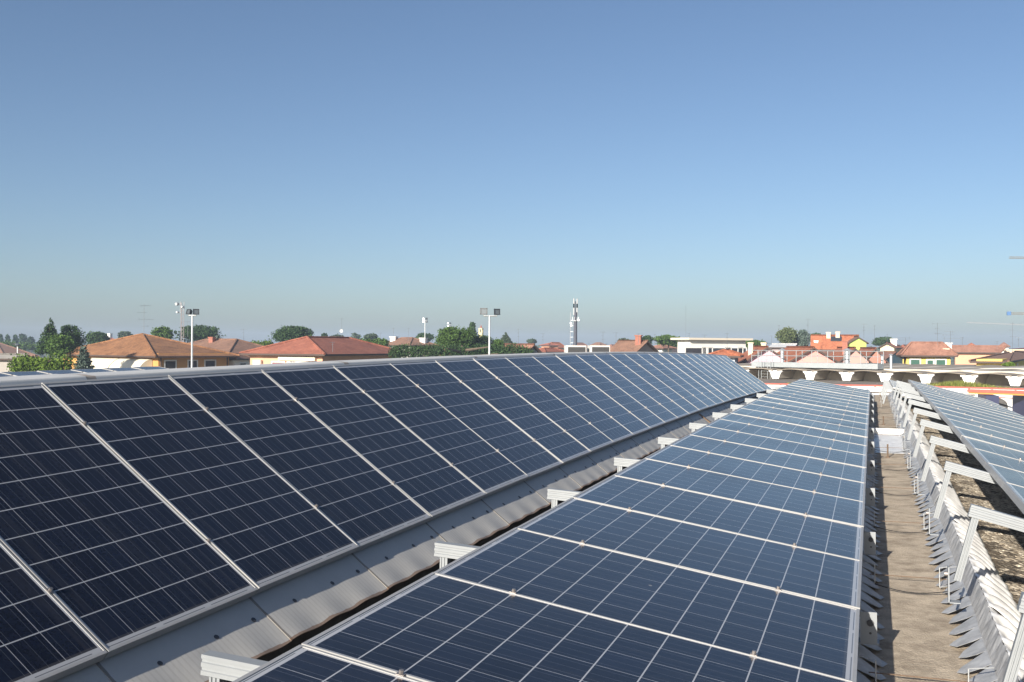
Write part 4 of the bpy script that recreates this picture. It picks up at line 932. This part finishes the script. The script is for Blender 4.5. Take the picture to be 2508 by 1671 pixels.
# cranes
def jib(px0, py0, px1, py1, dep, label, hh, mt, tip=None):
    a = W3(px0, py0, dep); b = W3(px1, py1, dep*1.02); d = (b-a).normalized(); root = thing('tower_crane', label, 'crane', (b.x, b.y, GZ))
    s_ = Vector((-d.y, d.x, 0)).normalized()*hh*.5; u_ = Vector((0, 0, hh)); mb = MB(); t_ = hh*.10; n_ = int((b-a).length/hh)
    for e in (s_, -s_): mb.tube(a+e-u_*.5, b+e-u_*.5, t_, 4)
    mb.tube(a+u_*.5, b+u_*.5, t_, 4)
    for i in range(n_):
        q0 = a+(b-a)*(i/n_); q1 = a+(b-a)*((i+.5)/n_); q2 = a+(b-a)*((i+1)/n_)
        for e in (s_, -s_): mb.tube(q0+e-u_*.5, q1+u_*.5, t_*.6, 3); mb.tube(q1+u_*.5, q2+e-u_*.5, t_*.6, 3)
    mb.build('jib', mt, root)
    mb = MB(); w2 = .7
    for ex in (-w2, w2):
        for ey in (-w2, w2): mb.tube((b.x+ex, b.y+ey, GZ), (b.x+ex, b.y+ey, b.z), .09, 4)
    z = GZ
    while z < b.z-1.4:
        mb.tube((b.x-w2, b.y-w2, z), (b.x+w2, b.y-w2, z+1.4), .06, 3); mb.tube((b.x-w2, b.y+w2, z), (b.x-w2, b.y-w2, z+1.4), .06, 3); z += 1.4
    mb.build('mast', mt, root)
    if tip:
        mb = MB(); mb.box(a-Vector((.45, .45, .45)), a+Vector((.45, .45, .45))); mb.build('tip_block', tip, root)
tan_ = mat('crane_paint', (.20, .18, .15), .6)
jib(2472, 631, 2700, 634, 260, 'crane jib tip entering at the right edge, topmost', .5, tan_)
jib(2471, 768, 2720, 770, 240, 'crane jib with blue tip block at the right edge', .5, tan_, mat('blue_block', (.03, .12, .30), .5))
jib(2368, 790, 2760, 806, 230, 'pale slender crane jib low at the right edge', .22, mat('pale_crane_paint', (.30, .31, .32), .6))

# ================================================================== far factory with V shaped roof beams
E_ = Vector((math.cos(R(24)), -math.sin(R(24)), 0)); NB = Vector((math.sin(R(24)), math.cos(R(24)), 0)); D0 = 62.0
def fp(s_, d, z): q = E_*s_+NB*(D0+d); return Vector((q.x, q.y, z+.295 if z > GZ+.5 else z))
o_ = fp(-26, 0, GZ)
ff = thing('factory_hall', 'far factory hall with white V shaped roof beams and red coping', 'building', (o_.x, o_.y, GZ))
SK = [-19.02-2.585*k for k in range(-4, 11)]
def vbeam(s0):
    c = MB(); zt, zb2 = -1.93, -2.50
    prof = [(-.52, zt), (-.50, zt-.10), (-.40, zt-.13), (-.25, zb2), (.25, zb2), (.40, zt-.13), (.50, zt-.10), (.52, zt)]
    A = [fp(s0+x, 0, z) for x, z in prof]; B_ = [fp(s0+x, 16, z+.2) for x, z in prof]; n = len(prof)
    i = 0; c.quad(*A[::-1]); c.quad(*B_)
    for k in range(n): c.quad(A[k], A[(k+1) % n], B_[(k+1) % n], B_[k])
    return c
M['beamwhite'] = mat('white_beam_end', (.86, .85, .82), .8, noise=.04, nscale=2)
for s0 in SK:
    v_ = vbeam(s0).build('roof_beam', M['conc'], ff)
    c = MB(); prof = [(-.52, -1.93), (-.50, -2.03), (-.40, -2.06), (-.25, -2.50), (.25, -2.50), (.40, -2.06), (.50, -2.03), (.52, -1.93)]
    a1 = [fp(s0+x, -.012, z) for x, z in prof]; a2 = [fp(s0+x, -.002, z) for x, z in prof]
    c.quad(*a1[::-1])
    for k in range(8): c.quad(a1[k], a1[(k+1) % 8], a2[(k+1) % 8], a2[k])
    c.build('beam_end', M['beamwhite'], v_, off=ff['_o'])
for i in range(len(SK)-1):
    sa_, sb2 = SK[i+1]+.50, SK[i]-.50; c = MB()
    def arch(t, d, up=0): return fp(sa_-.35+(sb2-sa_+.70)*t, d, -1.925+up+.10*math.sin(math.pi*t)+.004*d)
    for lo, hi in ((0, .07),):
        c.grid(lambda a, b: arch(a, -.15+b*24, .0), 10, 6); c.grid(lambda a, b: arch(a, -.15+b*24, .05), 10, 6); c.grid(lambda a, b: arch(a, -.15, .05*b), 10, 1)
    c.build('roof_shell', M['conc_brown'], ff)
c = MB(); c.quad(fp(-48, 2.0, -3.0), fp(-8, 2.0, -3.0), fp(-8, 2.0, -1.7), fp(-48, 2.0, -1.7)); c.build('back_wall', M['conc'], ff)
GP = [(-48, -16.0), (-33.9, -9.4), (-22.75, -3.6), (-8, -1.9)]      # line of the coping in plan: (s, d)
def gd(s_): return float(np.interp(s_, [p_[0] for p_ in GP], [p_[1] for p_ in GP]))
GTZ = -2.53
def alongbox(d0, d1, z0, z1, s0=-48, s1=-8, step=1.6):
    q = MB(); n_ = max(1, int(round((s1-s0)/step)))
    for i_ in range(n_):
        a_, b_ = s0+(s1-s0)*i_/n_, s0+(s1-s0)*(i_+1)/n_
        q.hexa([fp(a_, gd(a_)+d0, z0), fp(b_, gd(b_)+d0, z0), fp(b_, gd(b_)+d1, z0), fp(a_, gd(a_)+d1, z0)], [fp(a_, gd(a_)+d0, z1), fp(b_, gd(b_)+d0, z1), fp(b_, gd(b_)+d1, z1), fp(a_, gd(a_)+d1, z1)])
    return q
c = MB()
for i_ in range(40):
    a_, b_ = -48+i_, -47+i_
    c.quad(fp(a_, gd(a_)+.05, GTZ-.02), fp(b_, gd(b_)+.05, GTZ-.02), fp(b_, 3, GTZ-.02), fp(a_, 3, GTZ-.02))
c.build('gutter_roof', mat('dirty_gutter', (.20, .175, .15), .9, noise=.3, nscale=1.5), ff)
def longbox(d0, d1, z0, z1, s0=-48, s1=-8):
    q = MB(); q.hexa([fp(s0, d0, z0), fp(s1, d0, z0), fp(s1, d1, z0), fp(s0, d1, z0)], [fp(s0, d0, z1), fp(s1, d0, z1), fp(s1, d1, z1), fp(s0, d1, z1)]); return q
alongbox(-.16, .12, GTZ-.07, GTZ+.02).build('coping', M['red_trim'], ff)
bl = MB(); s_ = -48
while s_ < -8.5:
    q = alongbox(-.12, .04, GTZ-.33, GTZ-.075, s_+.03, s_+1.15, 2); i = len(bl.v); bl.v += q.v; bl.f += [tuple(a+i for a in g_) for g_ in q.f]; s_ += 1.2
bl.build('parapet', M['white_wall'], ff)
alongbox(-.04, .03, GZ, GTZ-.075).build('wall', M['white_wall'], ff)
q = alongbox(-.12, -.05, GTZ-.45, GTZ-.40); q2 = alongbox(-.12, -.05, GTZ-.66, GTZ-.62); i = len(q.v); q.v += q2.v; q.f += [tuple(a+i for a in g_) for g_ in q2.f]; q.build('dark_wall_strip', M['trim'], ff)  # dark strips; upper one stands in for the shadow groove under the parapet
# big roof surface rising behind with pale curved panels
c = MB(); c.grid(lambda a, b: fp(-60+62*a, 16+17*b, -1.90+.03*b+.06*math.sin(a*47)*(1-.2*b)), 90, 4); c.build('roof', M['conc_brown'], ff)
for (s0, s1, d0, rise) in ((-26.5, -19.5, 12, .18), (-17.5, -9, 13, .12), (-15, -8, 24, .3)):
    c = MB(); c.grid(lambda a, b: fp(s0+(s1-s0)*a, d0+9*b, -1.84+rise*.6*math.sin(math.pi*a)+.04), 14, 2); o = c.build('skylight', M['skylight'], ff); s_ = o.modifiers.new('t', 'SOLIDIFY'); s_.thickness = .1
for (s0, s1, d0, rise) in ((-30, -20, 7.5, .15), (-20, -10, 8.5, .18), (-41, -31, 9, .12)):
    c = MB(); c.grid(lambda a, b: fp(s0+(s1-s0)*a, d0+5*b, -1.93+rise*math.sin(math.pi*a)+.03*b), 14, 2); o = c.build('roof_shell', M['conc'], ff); s_ = o.modifiers.new('t', 'SOLIDIFY'); s_.thickness = .08
# grass tufts growing in the gutter
def tufts(s0, s1, n, h_, label):
    c = MB()
    for i in range(n):
        s_ = s0+(s1-s0)*(.5+.25*rng.normal()); p = fp(s_, gd(s_)+.3+rng.random()*1.2, GTZ-.02); hh = h_*(.5+.7*rng.random())*max(.25, 1-abs((s_-(s0+s1)/2)/((s1-s0)*.75))); a = rng.random()*6.28
        dx = Vector((math.cos(a), math.sin(a), 0)); c.quad(p-dx*.025, p+dx*.025, p+dx*(.02+.12*rng.normal()*1)+Vector((0, 0, hh)))
    o = c.build('grass', leaf_mat('dry_grass', (.10, .13, .02), (.24, .24, .06))); struct(o, 'stuff', label=label, category='grass')
tufts(-23.3, -19.2, 1500, .38, 'dry green grass growing in the gutter of the far factory')
tufts(-30.0, -28.2, 400, .26, 'small patch of weeds in the far gutter between the two panel rows')
# red post and rails seen at the end of the walkway
rp_ = MB(); s_ = -29.55; dd_ = gd(s_); rp_.hexa([fp(s_-.07, dd_-.4, GZ), fp(s_+.07, dd_-.4, GZ), fp(s_+.07, dd_-.25, GZ), fp(s_-.07, dd_-.25, GZ)], [fp(s_-.07, dd_-.4, GTZ-.05), fp(s_+.07, dd_-.4, GTZ-.05), fp(s_+.07, dd_-.25, GTZ-.05), fp(s_-.07, dd_-.25, GTZ-.05)])
tag(rp_.build('red_post', M['red_trim']), 'dark red steel post at the far end of the walkway', 'post')
# orange canopy beam at right
cb = thing('steel_canopy', 'red and orange steel canopy beam on dark piers at the right', 'canopy', tuple(W3(2440, 1000, 50)))
def cbx(p0, p1, z0, z1, dd=.5, dep=50):
    a = W3(p0, 846, dep*1.02); b = W3(p1, 846, dep*.98); ex = Vector((b.x-a.x, b.y-a.y, 0)); ey = Vector((-ex.y, ex.x, 0)).normalized()*dd; q = MB(); q.obox((a.x, a.y, z0), ex, ey, (0, 0, z1-z0)); return q
zz = lambda py: Zp(py, 50, 2440)
cbx(2369, 2530, zz(963), zz(956.5)).build('beam', M['red_trim'], cb)
cbx(2372, 2530, zz(967), zz(963.3), .7).build('edge', M['orange_steel'], cb)
cbx(2395, 2415, GZ, zz(967.2), .6).build('pier', M['navy'], cb); cbx(2480, 2530, GZ, zz(967.2), .6).build('pier', M['navy'], cb)
lw = thing('low_wall_building', 'white wall with dark arched opening below the steel canopy', 'building', tuple(W3(2450, 1000, 54)))
q = MB(); a = W3(2390, 846, 54); b = W3(2540, 846, 53); ex = Vector((b.x-a.x, b.y-a.y, 0)); ey = Vector((-ex.y, ex.x, 0)).normalized()
q.obox((a.x, a.y, GZ), ex, ey*.3, (0, 0, zz(969)-GZ)); q.build('wall', M['white_wall'], lw)
q = MB(); c0 = Vector((a.x, a.y, 0))+ex*.33; pr_ = [c0+ex*(.20*math.cos(t))+Vector((0, 0, Zp(992, 54, 2440)+.42*math.sin(t))) for t in np.linspace(0, math.pi, 13)]
pr_ = [v_-ey*.02 for v_ in pr_]+[c0-ex*.20-ey*.02+Vector((0, 0, Zp(1010, 54, 2440))), c0+ex*.20-ey*.02+Vector((0, 0, Zp(1010, 54, 2440)))]
q.quad(*pr_); q.build('arch_opening', M['conc_dark'], lw)
q = cbx(2424, 2530, Zp(981.5, 50, 2440), Zp(979, 50, 2440), .1, 52); tag(q.build('red_rail', M['red_trim']), 'thin red rail in front of the white arched wall', 'rail')
# steel gallery with railing and ladder
M['gal'] = mat('galvanised_gallery', (.36, .39, .40), .5, .3, noise=.06, nscale=2)
gal = thing('steel_gallery', 'galvanised steel gallery with railing crossing the far factory roof', 'gallery', tuple(fp(-32, 1, -1.5)))
g1, g2 = -37.0, -27.7
longbox(1.0, 1.9, -1.72, -1.37, g1, g2).build('walkway_girder', M['gal'], gal)
for side, d_ in (('front', 1.02), ('back', 1.88)):
    q = MB()
    for z in (-.55, -.92): q.tube(fp(g1, d_, z), fp(g2, d_, z), .022, 6)
    i = 0; s_ = g1
    while s_ <= g2+.01:
        q.tube(fp(s_, d_, -1.37), fp(s_, d_, -.55), .022, 6); s_ += (g2-g1)/8
    q.build('railing', M['gal'], gal)
q = MB(); q.tube(fp(-30.9, 1.4, -2.0), fp(-30.9, 1.4, -1.7), .05, 6); q.tube(fp(-28.5, 1.4, -2.0), fp(-28.5, 1.4, -1.7), .05, 6); q.tube(fp(-34, 1.4, -2.0), fp(-34, 1.4, -1.7), .05, 6); q.build('support_leg', M['gal'], gal)
lad = thing('ladder', 'tall steel ladder with handrails standing before the gallery', 'ladder', tuple(fp(-35.3, .3, -2.7)))
q = MB()
for s_ in (-35.95, -35.75, -35.25, -35.05): q.tube(fp(s_, .2, -2.70), fp(s_, .2, -.60), .02, 6)
q.build('rails', M['gal'], lad); q = MB()
for j in range(9): q.tube(fp(-35.75, .2, -2.6+j*.2), fp(-35.25, .2, -2.6+j*.2), .013, 5)
q.build('rungs', M['gal'], lad)
for i, (s_, z0, z1, r_, lab) in enumerate(((-35.45, -1.4, -.22, .13, 'galvanised vent pipe with conical cap by the ladder'), (-30.55, -1.4, -.22, .17, 'wide galvanised vent pipe with flat cap at the middle of the gallery'), (-28.1, -1.4, -.55, .09, 'slim vent pipe near the right end of the gallery'), (-27.5, -1.4, -.50, .09, 'slim vent pipe at the very right end of the gallery'))):
    c = fp(s_, 2.6, 0); root = thing('vent_pipe', lab, 'vent pipe', (c.x, c.y, z0-.3))
    q = MB(); q.tube((c.x, c.y, z0-.3), (c.x, c.y, z1), r_, 14); q.build('pipe', M['steel'], root)
    q = MB(); q.tube((c.x, c.y, z1), (c.x, c.y, z1+r_*.9), r_*2.0, 14, r_*.4); q.build('cap', M['steel'], root)
# haze
hz = MB(); hz.box((-900, -200, GZ-1), (900, 1500, 17.0))
hm = bpy.data.materials.new('haze'); hm.use_nodes = True; n = hm.node_tree; n.nodes.remove(n.nodes['Principled BSDF'])
pv = n.nodes.new('ShaderNodeVolumePrincipled'); pv.inputs['Color'].default_value = (.62, .77, 1.0, 1); pv.inputs['Density'].default_value = .0006; pv.inputs['Anisotropy'].default_value = .0
n.links.new(pv.outputs[0], n.nodes['Material Output'].inputs['Volume'])
o = struct(hz.build('haze', hm), 'stuff', label='pale even haze over the whole town', category='haze')
for o in bpy.data.objects:
    for k_ in ('_o', '_p'):
        if k_ in o: del o[k_]
